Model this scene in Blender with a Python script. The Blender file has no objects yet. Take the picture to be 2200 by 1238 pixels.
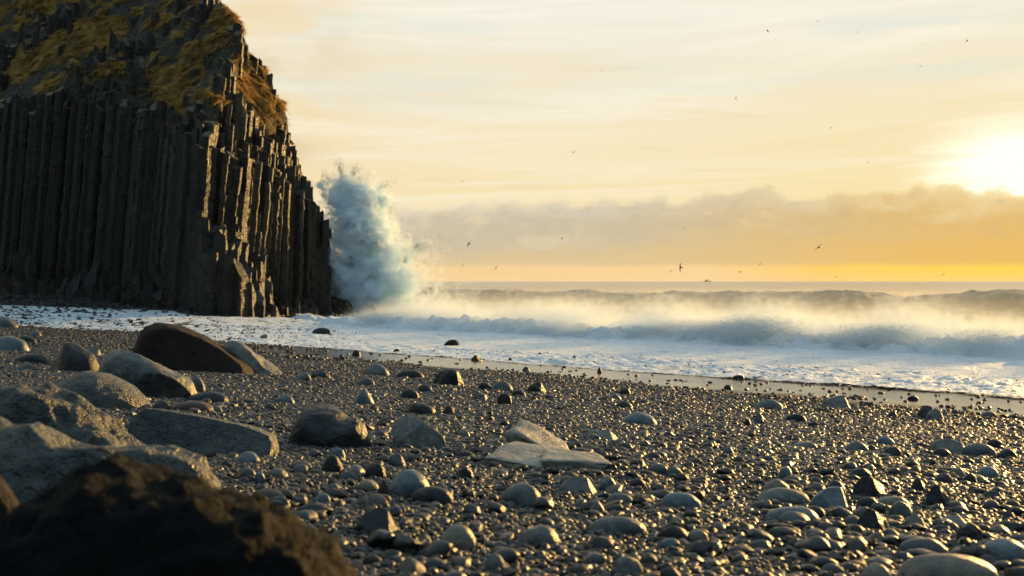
import bpy, bmesh, math, random
import numpy as np
from mathutils import Vector, Matrix, Euler

random.seed(7)
RNG = np.random.default_rng(11)
sc = bpy.context.scene
COL = sc.collection
R = math.radians
FPX = 2444.0          # focal length in pixels of the 2200 px wide photograph
CAMZ = 3.0            # eye height above still water
HOR = 604.0           # horizon row

# ------------------------------------------------------------------ camera
cd = bpy.data.cameras.new("camera")
cam = bpy.data.objects.new("camera", cd)
COL.objects.link(cam)
cd.sensor_width = 36.0
cd.lens = 36.0 * FPX / 2200.0
cd.clip_start = 0.05
cd.clip_end = 60000.0
cam.location = (0, 0, CAMZ)
cam.rotation_euler = (R(90.0) - math.atan(15.0 / FPX), 0, 0)
cd.dof.use_dof = True
cd.dof.focus_distance = 13.0
cd.dof.aperture_fstop = 4.0
sc.camera = cam

# ------------------------------------------------------------------ render
sc.render.engine = 'CYCLES'
sc.view_settings.view_transform = 'Standard'
sc.view_settings.look = 'None'
sc.view_settings.exposure = 0.8
sc.view_settings.gamma = 1.0
cy = sc.cycles
cy.use_denoising = True
cy.max_bounces = 18
cy.diffuse_bounces = 2
cy.glossy_bounces = 3
cy.transmission_bounces = 3
cy.transparent_max_bounces = 8
cy.volume_bounces = 16
cy.volume_step_rate = 1.0
cy.volume_max_steps = 160
cy.sample_clamp_indirect = 4.0
cy.caustics_reflective = False
cy.caustics_refractive = False

SUN_AZ = R(39.0)                           # towards +X from +Y
SUN_EL = R(8.5)

# ------------------------------------------------------------------ node helper
class NT:
    def __init__(s, tree):
        s.t = tree
    def n(s, typ, **kw):
        nd = s.t.nodes.new(typ)
        for k, v in kw.items():
            setattr(nd, k, v)
        return nd
    def set(s, sock, v):
        if hasattr(v, 'is_output') or isinstance(v, bpy.types.NodeSocket):
            s.t.links.new(v, sock)
        elif v is not None:
            sock.default_value = v
    def m(s, op, a, b=None, c=None, clamp=False):
        nd = s.n('ShaderNodeMath', operation=op, use_clamp=clamp)
        s.set(nd.inputs[0], a)
        if b is not None: s.set(nd.inputs[1], b)
        if c is not None: s.set(nd.inputs[2], c)
        return nd.outputs[0]
    def v(s, op, a, b=None, out=0):
        nd = s.n('ShaderNodeVectorMath', operation=op)
        s.set(nd.inputs[0], a)
        if b is not None: s.set(nd.inputs[1], b)
        return nd.outputs[out]
    def xyz(s, x, y, z):
        nd = s.n('ShaderNodeCombineXYZ')
        s.set(nd.inputs[0], x); s.set(nd.inputs[1], y); s.set(nd.inputs[2], z)
        return nd.outputs[0]
    def sep(s, v):
        nd = s.n('ShaderNodeSeparateXYZ'); s.set(nd.inputs[0], v)
        return nd.outputs
    def ss(s, x, a, b, lo=0.0, hi=1.0):
        nd = s.n('ShaderNodeMapRange', interpolation_type='SMOOTHSTEP')
        s.set(nd.inputs[0], x); s.set(nd.inputs[1], a); s.set(nd.inputs[2], b)
        s.set(nd.inputs[3], lo); s.set(nd.inputs[4], hi)
        return nd.outputs[0]
    def noise(s, vec, scale, detail=4.0, rough=0.55, dist=0.0, color=False):
        nd = s.n('ShaderNodeTexNoise')
        if vec is not None: s.set(nd.inputs['Vector'], vec)
        nd.inputs['Scale'].default_value = scale
        nd.inputs['Detail'].default_value = detail
        nd.inputs['Roughness'].default_value = rough
        nd.inputs['Distortion'].default_value = dist
        return nd.outputs[1 if color else 0]
    def vor(s, vec, scale, feature='F1', out=0, rnd=1.0):
        nd = s.n('ShaderNodeTexVoronoi', feature=feature)
        if vec is not None: s.set(nd.inputs['Vector'], vec)
        nd.inputs['Scale'].default_value = scale
        nd.inputs['Randomness'].default_value = rnd
        return nd.outputs[out]
    def mix(s, f, a, b, blend='MIX'):
        nd = s.n('ShaderNodeMix', data_type='RGBA', blend_type=blend)
        s.set(nd.inputs[0], f)
        s.set(nd.inputs[6], tuple(a) + (1,) if isinstance(a, (tuple, list)) and len(a) == 3 else a)
        s.set(nd.inputs[7], tuple(b) + (1,) if isinstance(b, (tuple, list)) and len(b) == 3 else b)
        return nd.outputs[2]
    def ramp(s, x, stops, interp='LINEAR'):
        nd = s.n('ShaderNodeValToRGB')
        cr = nd.color_ramp; cr.interpolation = interp
        while len(cr.elements) > 1: cr.elements.remove(cr.elements[-1])
        for i, (p, c) in enumerate(stops):
            e = cr.elements[0] if i == 0 else cr.elements.new(p)
            e.position = p
            e.color = (tuple(c) + (1,)) if isinstance(c, (tuple, list)) else (c, c, c, 1)
        s.set(nd.inputs[0], x)
        return nd.outputs[0]
    def bump(s, h, strength=0.5, dist=0.1, nrm=None):
        nd = s.n('ShaderNodeBump')
        nd.inputs['Strength'].default_value = strength
        nd.inputs['Distance'].default_value = dist
        s.set(nd.inputs['Height'], h)
        if nrm is not None: s.set(nd.inputs['Normal'], nrm)
        return nd.outputs[0]

def srgb(r, g, b):
    f = lambda c: (c / 255 / 12.92) if c / 255 <= 0.04045 else ((c / 255 + 0.055) / 1.055) ** 2.4
    return (f(r), f(g), f(b))

# ------------------------------------------------------------------ world: evening sky
world = bpy.data.worlds.new("World")
sc.world = world
world.use_nodes = True
wt = world.node_tree
for nd in list(wt.nodes): wt.nodes.remove(nd)
W = NT(wt)
w_out = W.n('ShaderNodeOutputWorld')
w_bg = W.n('ShaderNodeBackground')
wt.links.new(w_bg.outputs[0], w_out.inputs[0])
tc = W.n('ShaderNodeTexCoord')
D = W.v('NORMALIZE', tc.outputs['Generated'])
dx, dy, dz = W.sep(D)
az = W.m('ARCTAN2', dx, dy)
hyp = W.m('SQRT', W.m('ADD', W.m('MULTIPLY', dx, dx), W.m('MULTIPLY', dy, dy)))
tt = W.m('DIVIDE', dz, W.m('MAXIMUM', hyp, 0.02))      # tangent of the elevation
ta = W.m('ABSOLUTE', tt)
# nishita base
sky = W.n('ShaderNodeTexSky', sky_type='NISHITA')
sky.sun_disc = False
sky.sun_elevation = SUN_EL
sky.sun_rotation = SUN_AZ
sky.air_density = 1.2; sky.dust_density = 1.5; sky.ozone_density = 2.5
nish = W.mix(1.0, sky.outputs[0], (0.05, 0.05, 0.05), 'MULTIPLY')
# thin high cloud lit by the low sun
base = W.ramp(W.m('MULTIPLY', ta, 3.2), [
    (0.0, srgb(250, 216, 156)), (0.10, srgb(248, 225, 175)), (0.28, srgb(249, 231, 186)), (0.45, srgb(247, 233, 200)),
    (0.60, srgb(243, 235, 214)), (0.75, srgb(245, 238, 224)), (0.9, srgb(238, 230, 214)), (1.0, srgb(232, 226, 214))])
leftd = W.ss(az, -0.30, 0.02, 1.0, 0.0)
base = W.mix(W.m('MULTIPLY', leftd, 0.45), base, srgb(240, 219, 178))
sv = W.xyz(W.m('MULTIPLY', az, 2.2), W.m('MULTIPLY', W.m('ADD', tt, W.m('MULTIPLY', az, -0.035)), 30.0), 0.0)
st1 = W.noise(sv, 1.0, 6.0, 0.62, 0.9)
sv2 = W.xyz(W.m('MULTIPLY', az, 4.0), W.m('MULTIPLY', W.m('ADD', tt, W.m('MULTIPLY', az, 0.03)), 62.0), 3.0)
st2 = W.noise(sv2, 1.0, 5.0, 0.6, 0.6)
base = W.mix(W.ss(st1, 0.44, 0.70, 0.0, 0.75), base, srgb(254, 248, 230))
base = W.mix(W.m('MULTIPLY', W.ss(st1, 0.47, 0.26, 0.0, 0.65), W.ss(ta, 0.22, 0.10, 0.35, 1.0)), base, srgb(241, 219, 168))
base = W.mix(W.m('MULTIPLY', W.ss(st2, 0.47, 0.28, 0.0, 0.5), W.ss(ta, 0.22, 0.12, 0.4, 1.0)), base, srgb(236, 216, 168))
blue = W.m('MULTIPLY', W.ss(W.noise(W.xyz(W.m('MULTIPLY', az, 3.0), W.m('MULTIPLY', tt, 22.0), 8.0), 1.0, 3.0), 0.48, 0.66),
           W.m('MULTIPLY', W.ss(ta, 0.13, 0.19), W.ss(ta, 0.27, 0.21)))
base = W.mix(W.m('MULTIPLY', blue, 0.7), base, srgb(222, 231, 222))
# soft puffy grey-peach cloud at the upper left
pf = W.noise(W.xyz(W.m('MULTIPLY', az, 9.0), W.m('MULTIPLY', tt, 15.0), 4.0), 1.0, 5.0, 0.5)
base = W.mix(W.m('MULTIPLY', W.ss(pf, 0.45, 0.62), W.ss(az, -0.10, -0.2, 0.0, 0.55)), base, srgb(222, 203, 166))
base = W.mix(W.m('MULTIPLY', W.ss(pf, 0.50, 0.36), W.ss(az, -0.08, -0.2, 0.0, 0.6)), base, srgb(247, 218, 163))
# sun glow behind thin cloud
sdir = (math.sin(SUN_AZ) * math.cos(R(6.0)), math.cos(SUN_AZ) * math.cos(R(6.0)), math.sin(R(6.0)))
da = W.m('SUBTRACT', az, 0.43)
de = W.m('SUBTRACT', tt, 0.094)
rr = W.m('SQRT', W.m('ADD', W.m('POWER', W.m('MULTIPLY', da, 0.62), 2.0), W.m('POWER', W.m('MULTIPLY', de, 1.25), 2.0)))
rr = W.m('ADD', rr, W.m('MULTIPLY', W.m('SUBTRACT', st1, 0.5), 0.10))
glow = W.ss(rr, 0.062, 0.018)
fr = W.m('MAXIMUM', W.m('COSINE', da), 0.0)
base = W.mix(W.ss(rr, 0.26, 0.03, 0.0, 0.22), base, srgb(255, 228, 150))
base = W.mix(glow, base, (1.35, 1.22, 0.98))
# cloud bank above the horizon: its upper edge as a curve over azimuth
edge_pts = [(-200, 470), (600, 478), (760, 470), (880, 458), (1000, 449), (1100, 441), (1200, 440), (1300, 437), (1380, 436), (1405, 424), (1428, 422), (1445, 436),
            (1500, 421), (1570, 415), (1598, 409), (1618, 398), (1645, 396), (1665, 408), (1690, 424), (1760, 424),
            (1800, 412), (1880, 405), (1950, 406), (1985, 397), (2020, 403), (2060, 404), (2110, 413), (2150, 408), (2200, 414), (2400, 420)]
fc = W.n('ShaderNodeFloatCurve')
cm = fc.mapping
cv = cm.curves[0]
EA0, EA1 = -0.55, 0.55
def e_pt(px, row):
    a = math.atan((px - 1100) / FPX)
    t = (HOR - row) / FPX * math.cos(a)
    return (a - EA0) / (EA1 - EA0), t / 0.12
pts = [e_pt(*p) for p in edge_pts]
cv.points[0].location = pts[0]; cv.points[1].location = pts[-1]
for p in pts[1:-1]: cv.points.new(*p)
for p in cv.points: p.handle_type = 'AUTO_CLAMPED'
cm.update()
fc.inputs[0].default_value = 1.0
W.set(fc.inputs[1], W.m('DIVIDE', W.m('SUBTRACT', az, EA0), EA1 - EA0))
edge = W.m('MULTIPLY', fc.outputs[0], 0.12)
puff = W.noise(W.xyz(W.m('MULTIPLY', az, 42.0), W.m('MULTIPLY', tt, 55.0), 0.0), 1.0, 6.0, 0.58)
edge = W.m('ADD', edge, W.m('MULTIPLY', W.m('SUBTRACT', puff, 0.5), 0.020))
soft = W.ss(az, -0.10, 0.30, 0.0075, 0.0022)
bank = W.ss(W.m('DIVIDE', W.m('SUBTRACT', tt, edge), soft), 1.0, -1.0)
rel = W.m('DIVIDE', ta, W.m('MAXIMUM', edge, 0.01))
bt = W.ss(az, -0.05, 0.42)
bt2 = W.m('POWER', bt, 1.4)
ctop = W.mix(bt2, srgb(212, 203, 184), srgb(242, 214, 156))
cmid = W.mix(bt2, srgb(205, 193, 166), srgb(230, 190, 116))
clow = W.mix(bt2, srgb(222, 197, 152), srgb(238, 190, 98))
bn = W.noise(W.xyz(W.m('MULTIPLY', az, 9.0), W.m('MULTIPLY', tt, 34.0), 2.0), 1.0, 5.0, 0.55)
relw = W.m('ADD', rel, W.m('MULTIPLY', W.m('SUBTRACT', bn, 0.5), 0.55))
cb = W.mix(W.ss(relw, 0.25, 0.62), clow, cmid)
cb = W.mix(W.ss(relw, 0.66, 1.05), cb, ctop)
rim = W.m('MULTIPLY', W.ss(W.m('SUBTRACT', edge, tt), 0.006, 0.0), W.ss(az, 0.05, 0.35))
cb = W.mix(W.m('MULTIPLY', rim, 0.8), cb, srgb(255, 236, 176))
bil = W.noise(W.xyz(W.m('MULTIPLY', az, 24.0), W.m('MULTIPLY', tt, 46.0), 7.0), 1.0, 6.0, 0.62, 0.3)
cb = W.mix(W.m('MULTIPLY', W.ss(bil, 0.50, 0.66), W.ss(rel, 0.35, 0.8, 0.0, 0.42)), cb, srgb(244, 222, 176))
cb = W.mix(W.m('MULTIPLY', W.ss(bil, 0.50, 0.34), W.ss(rel, 0.3, 0.7, 0.0, 0.35)), cb, srgb(196, 178, 142))
# lighter patch inside the bank
lp = W.m('ADD', W.m('POWER', W.m('DIVIDE', W.m('SUBTRACT', az, 0.028), 0.026), 2.0), W.m('POWER', W.m('DIVIDE', W.m('SUBTRACT', tt, 0.0355), 0.0072), 2.0))
lp = W.m('ADD', lp, W.m('MULTIPLY', W.m('SUBTRACT', puff, 0.5), 5.0))
cb = W.mix(W.ss(lp, 1.3, 0.2, 0.0, 0.5), cb, srgb(228, 212, 178))
skyc = W.mix(bank, base, cb)
# clear strip just over the horizon
strip = W.ss(W.m('ADD', tt, W.m('MULTIPLY', W.m('SUBTRACT', bn, 0.5), 0.006)), 0.0165, 0.0105)
sc_col = W.ramp(W.ss(az, -0.12, 0.42), [(0.0, srgb(246, 208, 148)), (0.55, srgb(252, 213, 150)), (0.8, srgb(255, 209, 100)), (1.0, srgb(255, 216, 70))])
skyc = W.mix(strip, skyc, sc_col)
# the rest of the sky: cooler and dimmer overhead and behind
side = W.m('MULTIPLY', W.ss(W.m('ABSOLUTE', az), 0.55, 1.35), 1.0)
up = W.ss(ta, 0.30, 1.1)
back = W.m('MAXIMUM', side, up, clamp=True)
cool = W.mix(up, (0.038, 0.064, 0.082), (0.38, 0.55, 0.66))
cool = W.mix(1.0, cool, nish, 'ADD')
skyc = W.mix(back, skyc, cool)
below = W.ss(tt, -0.02, -0.15)
skyc = W.mix(below, skyc, (0.05, 0.06, 0.06))
wt.links.new(skyc, w_bg.inputs[0])
w_bg.inputs[1].default_value = 0.574
try:
    world.cycles.sampling_method = 'MANUAL'; world.cycles.sample_map_resolution = 1024
except Exception: pass

# ------------------------------------------------------------------ sun
sl = bpy.data.lights.new("sun", 'SUN')
sl.energy = 4.8
sl.angle = R(1.2)
sl.color = (1.0, 0.60, 0.19)
sun = bpy.data.objects.new("sun", sl)
COL.objects.link(sun)
sd = Vector((math.sin(SUN_AZ) * math.cos(SUN_EL), math.cos(SUN_AZ) * math.cos(SUN_EL), math.sin(SUN_EL)))
sun.rotation_euler = sd.to_track_quat('Z', 'Y').to_euler()
sun.location = (40, 60, 40)

# ------------------------------------------------------------------ numpy noise
def _h(ix, iy, iz, seed):
    n = (ix * 374761393 + iy * 668265263 + iz * 2147483647 + seed * 1274126177) & 0xFFFFFFFF
    n = ((n ^ (n >> 13)) * 1274126177) & 0xFFFFFFFF
    n = ((n ^ (n >> 16)) * 2246822519) & 0xFFFFFFFF
    n = n ^ (n >> 15)
    return (n & 0xFFFFFF) / float(0xFFFFFF) * 2 - 1
def vnoise(x, y, z=0.0, seed=0):
    x = np.asarray(x, float); y = np.asarray(y, float); z = np.asarray(z, float) + np.zeros_like(x)
    xi = np.floor(x).astype(np.int64); yi = np.floor(y).astype(np.int64); zi = np.floor(z).astype(np.int64)
    xf = x - xi; yf = y - yi; zf = z - zi
    u = xf**3 * (xf * (xf * 6 - 15) + 10); v = yf**3 * (yf * (yf * 6 - 15) + 10); w = zf**3 * (zf * (zf * 6 - 15) + 10)
    def L(a, b, t): return a + (b - a) * t
    c = lambda a, b, d: _h(xi + a, yi + b, zi + d, seed)
    return L(L(L(c(0,0,0), c(1,0,0), u), L(c(0,1,0), c(1,1,0), u), v),
             L(L(c(0,0,1), c(1,0,1), u), L(c(0,1,1), c(1,1,1), u), v), w)
def fbm(x, y, z=0.0, oct=4, seed=0, gain=0.5, ridge=False):
    s = 0; a = 1.0; tot = 0
    x = np.asarray(x, float); y = np.asarray(y, float); z = np.asarray(z, float)
    for i in range(oct):
        n = vnoise(x * 2.03**i + i * 17.3, y * 2.03**i - i * 9.1, z * 2.03**i + i * 5.7, seed + i)
        if ridge: n = 1 - 2 * np.abs(n)
        s = s + a * n; tot += a; a *= gain
    return s / tot
def sstep(x, a, b):
    t = np.clip((np.asarray(x, float) - a) / (b - a), 0, 1)
    return t * t * (3 - 2 * t)

# ------------------------------------------------------------------ object helpers
def mesh_np(name, V, F, smooth=True):
    me = bpy.data.meshes.new(name)
    V = np.asarray(V, np.float32)
    if isinstance(F, np.ndarray):
        k = F.shape[1]
        me.vertices.add(len(V)); me.vertices.foreach_set('co', V.ravel())
        me.loops.add(F.size); me.loops.foreach_set('vertex_index', F.ravel().astype(np.int32))
        me.polygons.add(len(F)); me.polygons.foreach_set('loop_start', np.arange(0, F.size, k, dtype=np.int32))
        me.update(calc_edges=True)
    else:
        me.from_pydata(V.tolist(), [], F)
    me.polygons.foreach_set('use_smooth', np.full(len(me.polygons), smooth))
    me.validate(); me.update()
    return me
def obj(name, me, mat=None, parent=None, **props):
    o = bpy.data.objects.new(name, me)
    COL.objects.link(o)
    if mat is not None and me is not None:
        me.materials.clear(); me.materials.append(mat)
    if parent is not None: o.parent = parent
    for k, v in props.items(): o[k] = v
    return o
def grid(xs, ys, zf):
    X, Y = np.meshgrid(xs, ys)
    Z = zf(X.ravel(), Y.ravel())
    V = np.stack([X.ravel(), Y.ravel(), Z], 1)
    nx, ny = len(xs), len(ys)
    i = (np.arange(ny - 1)[:, None] * nx + np.arange(nx - 1)[None, :]).ravel()
    F = np.stack([i, i + 1, i + nx + 1, i + nx], 1)
    return V, F
def at(px, row, y):
    return Vector(((px - 1100) / FPX * y, y, CAMZ - (row - HOR) / FPX * y))
def fattr(me, name, vals):
    a = me.attributes.new(name, 'FLOAT', 'POINT')
    a.data.foreach_set('value', np.asarray(vals, np.float32))

def new_mat(name):
    m = bpy.data.materials.new(name)
    m.use_nodes = True
    t = m.node_tree
    for nd in list(t.nodes): t.nodes.remove(nd)
    N = NT(t)
    out = N.n('ShaderNodeOutputMaterial')
    return m, N, out
def principled(N, out, color, rough, normal=None, spec=0.5, **kw):
    p = N.n('ShaderNodeBsdfPrincipled')
    N.set(p.inputs['Base Color'], tuple(color) + (1,) if isinstance(color, tuple) else color)
    N.set(p.inputs['Roughness'], rough)
    p.inputs['Specular IOR Level'].default_value = spec
    if normal is not None: N.set(p.inputs['Normal'], normal)
    for k, v in kw.items(): N.set(p.inputs[k.replace('_', ' ')], v)
    N.t.links.new(p.outputs[0], out.inputs[0])
    return p

# ------------------------------------------------------------------ terrain heights
PROF_S = [-400, -60, -20, -6, 0, 2.3, 6, 10, 16, 24.5, 33, 45, 60, 120, 600]
PROF_Z = [9, 4.2, 2.9, 2.42, 2.25, 2.13, 1.82, 1.45, 1.0, 0.5, 0.16, -0.5, -1.5, -4, -8]
def prof(s): return np.interp(s, PROF_S, PROF_Z)
_ctrl = [(0, 625, 95), (-300, 615, 104), (200, 636, 90), (330, 655, 84), (400, 667, 77), (500, 679, 71), (560, 683, 72), (600, 668, 84),
         (660, 675, 89), (722, 683, 92), (0, 648, 84), (200, 655, 82), (300, 662, 80), (0, 700, 58), (150, 708, 56), (300, 716, 52), (300, 690, 62),
         (560, 692, 68), (720, 692, 80), (450, 682, 68), (0, 672, 70), (-300, 640, 86), (-300, 672, 60), (620, 681, 79), (900, 703, 70)]
_cp = np.array([tuple(at(*c)) for c in _ctrl])
_cs = (_cp[:, 0] + _cp[:, 1]) / math.sqrt(2)
_anch = []
for x in (-70, -50, -30, -15, 0, 15, 30):
    for y in (-15, 0, 12, 25, 38):
        _anch.append((x, y))
for x in (0, 15, 30, 60):
    for y in (60, 90, 130): _anch.append((x, y))
_anch += [(-12, 48), (-6, 56), (-5, 110), (-10, 150), (-60, 40)]
_anch = np.array(_anch, float)
_P = np.vstack([_cp[:, :2], _anch])
_Z = np.concatenate([_cp[:, 2] - prof(_cs), np.zeros(len(_anch))])
def _k(r2): return np.where(r2 > 0, r2 * np.log(np.maximum(r2, 1e-9)), 0) * 0.5
_n = len(_P)
_A = np.zeros((_n + 3, _n + 3))
_A[:_n, :_n] = _k(((_P[:, None] - _P[None]) ** 2).sum(-1)) + np.eye(_n) * 2.0
_A[:_n, _n:] = np.c_[np.ones(_n), _P]
_A[_n:, :_n] = _A[:_n, _n:].T
_w = np.linalg.solve(_A, np.concatenate([_Z, np.zeros(3)]))
def ground(x, y, detail=True):
    x = np.atleast_1d(np.asarray(x, float)); y = np.atleast_1d(np.asarray(y, float))
    s = (x + y) / math.sqrt(2)
    z = prof(s)
    d = np.zeros_like(x)
    for i in range(0, len(x), 20000):
        q = np.stack([x[i:i+20000], y[i:i+20000]], 1)
        r2 = ((q[:, None] - _P[None]) ** 2).sum(-1)
        d[i:i+20000] = _k(r2) @ _w[:_n] + _w[_n] + q @ _w[_n+1:]
    fade = sstep(y, 40, 50) * (1 - sstep(y, 120, 160)) * (1 - sstep(np.abs(x + 30), 55, 90))
    z = z + d * fade
    if detail:
        dry = 1 - sstep(s, 18, 23)
        z = z + dry * (0.035 * fbm(x * 0.55, y * 0.55, 0, 3, 5) + 0.006 * fbm(x * 2.4, y * 2.4, 0, 2, 8))
    return z
def g1(x, y): return float(ground([x], [y])[0])
def hit(px, row):
    """the beach point seen at this place of the photograph"""
    ys = np.concatenate([np.arange(1.5, 12, 0.02), np.arange(12, 110, 0.1)])
    xs = (px - 1100) / FPX * ys
    zr = CAMZ - (row - HOR) / FPX * ys
    gz = ground(xs, ys)
    k = np.argmax(gz >= zr)
    return float(xs[k]), float(ys[k]), float(gz[k])
#ENDHEAD

# ------------------------------------------------------------------ materials
def stone_mat(name, c1, c2, rough=0.42, bscale=30.0, bstr=0.35, spot=None, scale=1.0, spec=0.28, pits=0.0, grain=True):
    m, N, out = new_mat(name)
    t = N.n('ShaderNodeTexCoord').outputs['Object']
    info = N.n('ShaderNodeObjectInfo')
    vec = N.v('ADD', t, N.xyz(N.m('MULTIPLY', info.outputs['Random'], 37.0), N.m('MULTIPLY', info.outputs['Random'], 11.0), 0.0))
    a = N.noise(vec, 3.0 * scale, 5.0, 0.6)
    b = N.noise(vec, 22.0 * scale, 4.0, 0.65)
    col = N.mix(N.ss(a, 0.35, 0.65), c1, c2)
    col = N.mix(N.m('MULTIPLY', N.ss(b, 0.5, 0.72), 0.55), col, tuple(x * 1.9 for x in c2))
    col = N.mix(N.m('MULTIPLY', N.ss(b, 0.48, 0.30), 0.5), col, tuple(x * 0.45 for x in c1))
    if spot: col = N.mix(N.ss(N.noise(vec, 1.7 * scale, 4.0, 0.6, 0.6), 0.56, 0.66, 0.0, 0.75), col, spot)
    cr = N.vor(N.v('ADD', vec, N.v('SCALE', N.noise(vec, 4.0 * scale, 3.0, color=True), None)), 2.6 * scale, 'DISTANCE_TO_EDGE')
    crk = N.ss(cr, 0.035, 0.0)
    col = N.mix(N.m('MULTIPLY', crk, 0.10), col, tuple(x * 0.3 for x in c1))
    vein = N.ss(N.m('ABSOLUTE', N.m('SUBTRACT', N.noise(vec, 2.0 * scale, 3.0, 0.5, 1.2), 0.5)), 0.016, 0.004)
    col = N.mix(N.m('MULTIPLY', vein, 0.14), col, tuple(x * 2.4 for x in c2))
    h = N.m('ADD', N.m('MULTIPLY', a, 0.6), N.noise(vec, bscale, 6.0, 0.68))
    h = N.m('SUBTRACT', N.m('ADD', h, N.m('MULTIPLY', N.noise(vec, bscale * 0.35, 4.0, 0.6), 1.2)), N.m('MULTIPLY', crk, 0.07))
    if pits > 0:
        pv = N.vor(N.v('ADD', vec, N.v('SCALE', N.noise(vec, 9.0 * scale, 2.0, color=True), None)), bscale * 0.6)
        h = N.m('ADD', h, N.m('MULTIPLY', N.ss(pv, 0.0, 0.5), pits))
    nrm = N.bump(h, bstr, 0.04 / scale)
    principled(N, out, col, N.ss(b, 0.3, 0.7, rough - 0.08, rough + 0.12), nrm, spec)
    return m

def pebble_mat(name='pebble_material', lo=0.006, hi=0.030):
    m, N, out = new_mat(name)
    info = N.n('ShaderNodeObjectInfo')
    t = N.n('ShaderNodeTexCoord').outputs['Object']
    rnd = info.outputs['Random']
    vec = N.v('ADD', t, N.xyz(N.m('MULTIPLY', rnd, 50.0), rnd, 0.0))
    g = N.noise(vec, 9.0, 4.0, 0.6)
    c = N.ramp(rnd, [(0, (lo, lo * 1.02, lo * 0.98)), (0.35, (lo * 1.7, lo * 1.5, lo * 1.2)), (0.6, (hi * .66, hi * .62, hi * .52)), (0.8, (hi * .75, hi * .68, hi * .6)),
                     (0.92, (hi, hi * 1.02, hi * 1.0)), (1.0, (hi * 1.9, hi * 1.8, hi * 1.6))])
    c = N.mix(N.ss(g, 0.3, 0.75, 0.0, 0.5), c, (hi, hi, hi * .95))
    nrm = N.bump(N.noise(vec, 26.0, 5.0, 0.65), 0.22, 0.05)
    principled(N, out, c, N.ss(N.m('FRACT', N.m('MULTIPLY', rnd, 7.3)), 0, 1, 0.30, 0.56), nrm, 0.42)
    return m
M_peb = pebble_mat()
M_cob = pebble_mat('cobble_material', 0.013, 0.065)

def ground_mat():
    m, N, out = new_mat('gravel')
    P = N.n('ShaderNodeNewGeometry').outputs['Position']
    x, y, z = N.sep(P)
    s = N.m('MULTIPLY', N.m('ADD', x, y), 0.70711)
    edge = N.noise(P, 0.5, 4.0, 0.6)
    sw = N.m('ADD', s, N.m('MULTIPLY', N.m('SUBTRACT', edge, 0.5), 3.0))
    wet = N.m('MULTIPLY', N.ss(sw, 17.6, 20.2), N.ss(x, -13.0, -8.0))
    v1 = N.vor(P, 55.0); v2 = N.vor(P, 26.0); v3 = N.vor(P, 120.0)
    colr = N.vor(P, 55.0, out=1)
    g = N.noise(P, 1.3, 5.0, 0.6)
    base = N.mix(N.ss(g, 0.35, 0.7), (0.008, 0.008, 0.0075), (0.018, 0.017, 0.015))
    base = N.mix(0.5, base, N.mix(N.sep(colr)[0], (0.005, 0.005, 0.005), (0.040, 0.038, 0.034)))
    base = N.mix(wet, base, (0.02, 0.019, 0.018))
    base = N.mix(0.0, base, base)
    h = N.m('ADD', N.m('MULTIPLY', N.m('SUBTRACT', 1.0, v2), 1.4), N.m('MULTIPLY', N.m('SUBTRACT', 1.0, v1), 0.8))
    h = N.m('ADD', h, N.m('MULTIPLY', v3, -0.3))
    bp = N.n('ShaderNodeBump')
    N.set(bp.inputs['Strength'], N.ss(wet, 0, 1, 0.9, 0.05))
    bp.inputs['Distance'].default_value = 0.012
    N.set(bp.inputs['Height'], h)
    pg = principled(N, out, base, N.ss(wet, 0, 1, 0.75, 0.15), bp.outputs[0], 0.5)
    N.set(pg.inputs['Specular IOR Level'], N.ss(wet, 0, 1, 0.12, 1.0))
    return m
M_ground = ground_mat()

# ------------------------------------------------------------------ beach (one sheet)
def spaced(a, segs):
    out = [a]
    for end, step in segs:
        n = max(1, int(round((end - out[-1]) / step)))
        out += list(np.linspace(out[-1], end, n + 1)[1:])
    return np.array(out)
xs = spaced(-500, [(-120, 30), (-60, 3), (-12, 0.6), (-5, 0.2), (6, 0.07), (14, 0.25), (40, 1.0), (120, 8), (500, 60)])
ys = spaced(-300, [(-30, 20), (-4, 1.5), (1.5, 0.3), (18, 0.075), (28, 0.15), (60, 0.6), (120, 1.0), (200, 8), (500, 60)])
V, F = grid(xs, ys, lambda X, Y: ground(X, Y))
beach = obj('beach', mesh_np('beach', V, F), M_ground, kind='structure')

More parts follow.
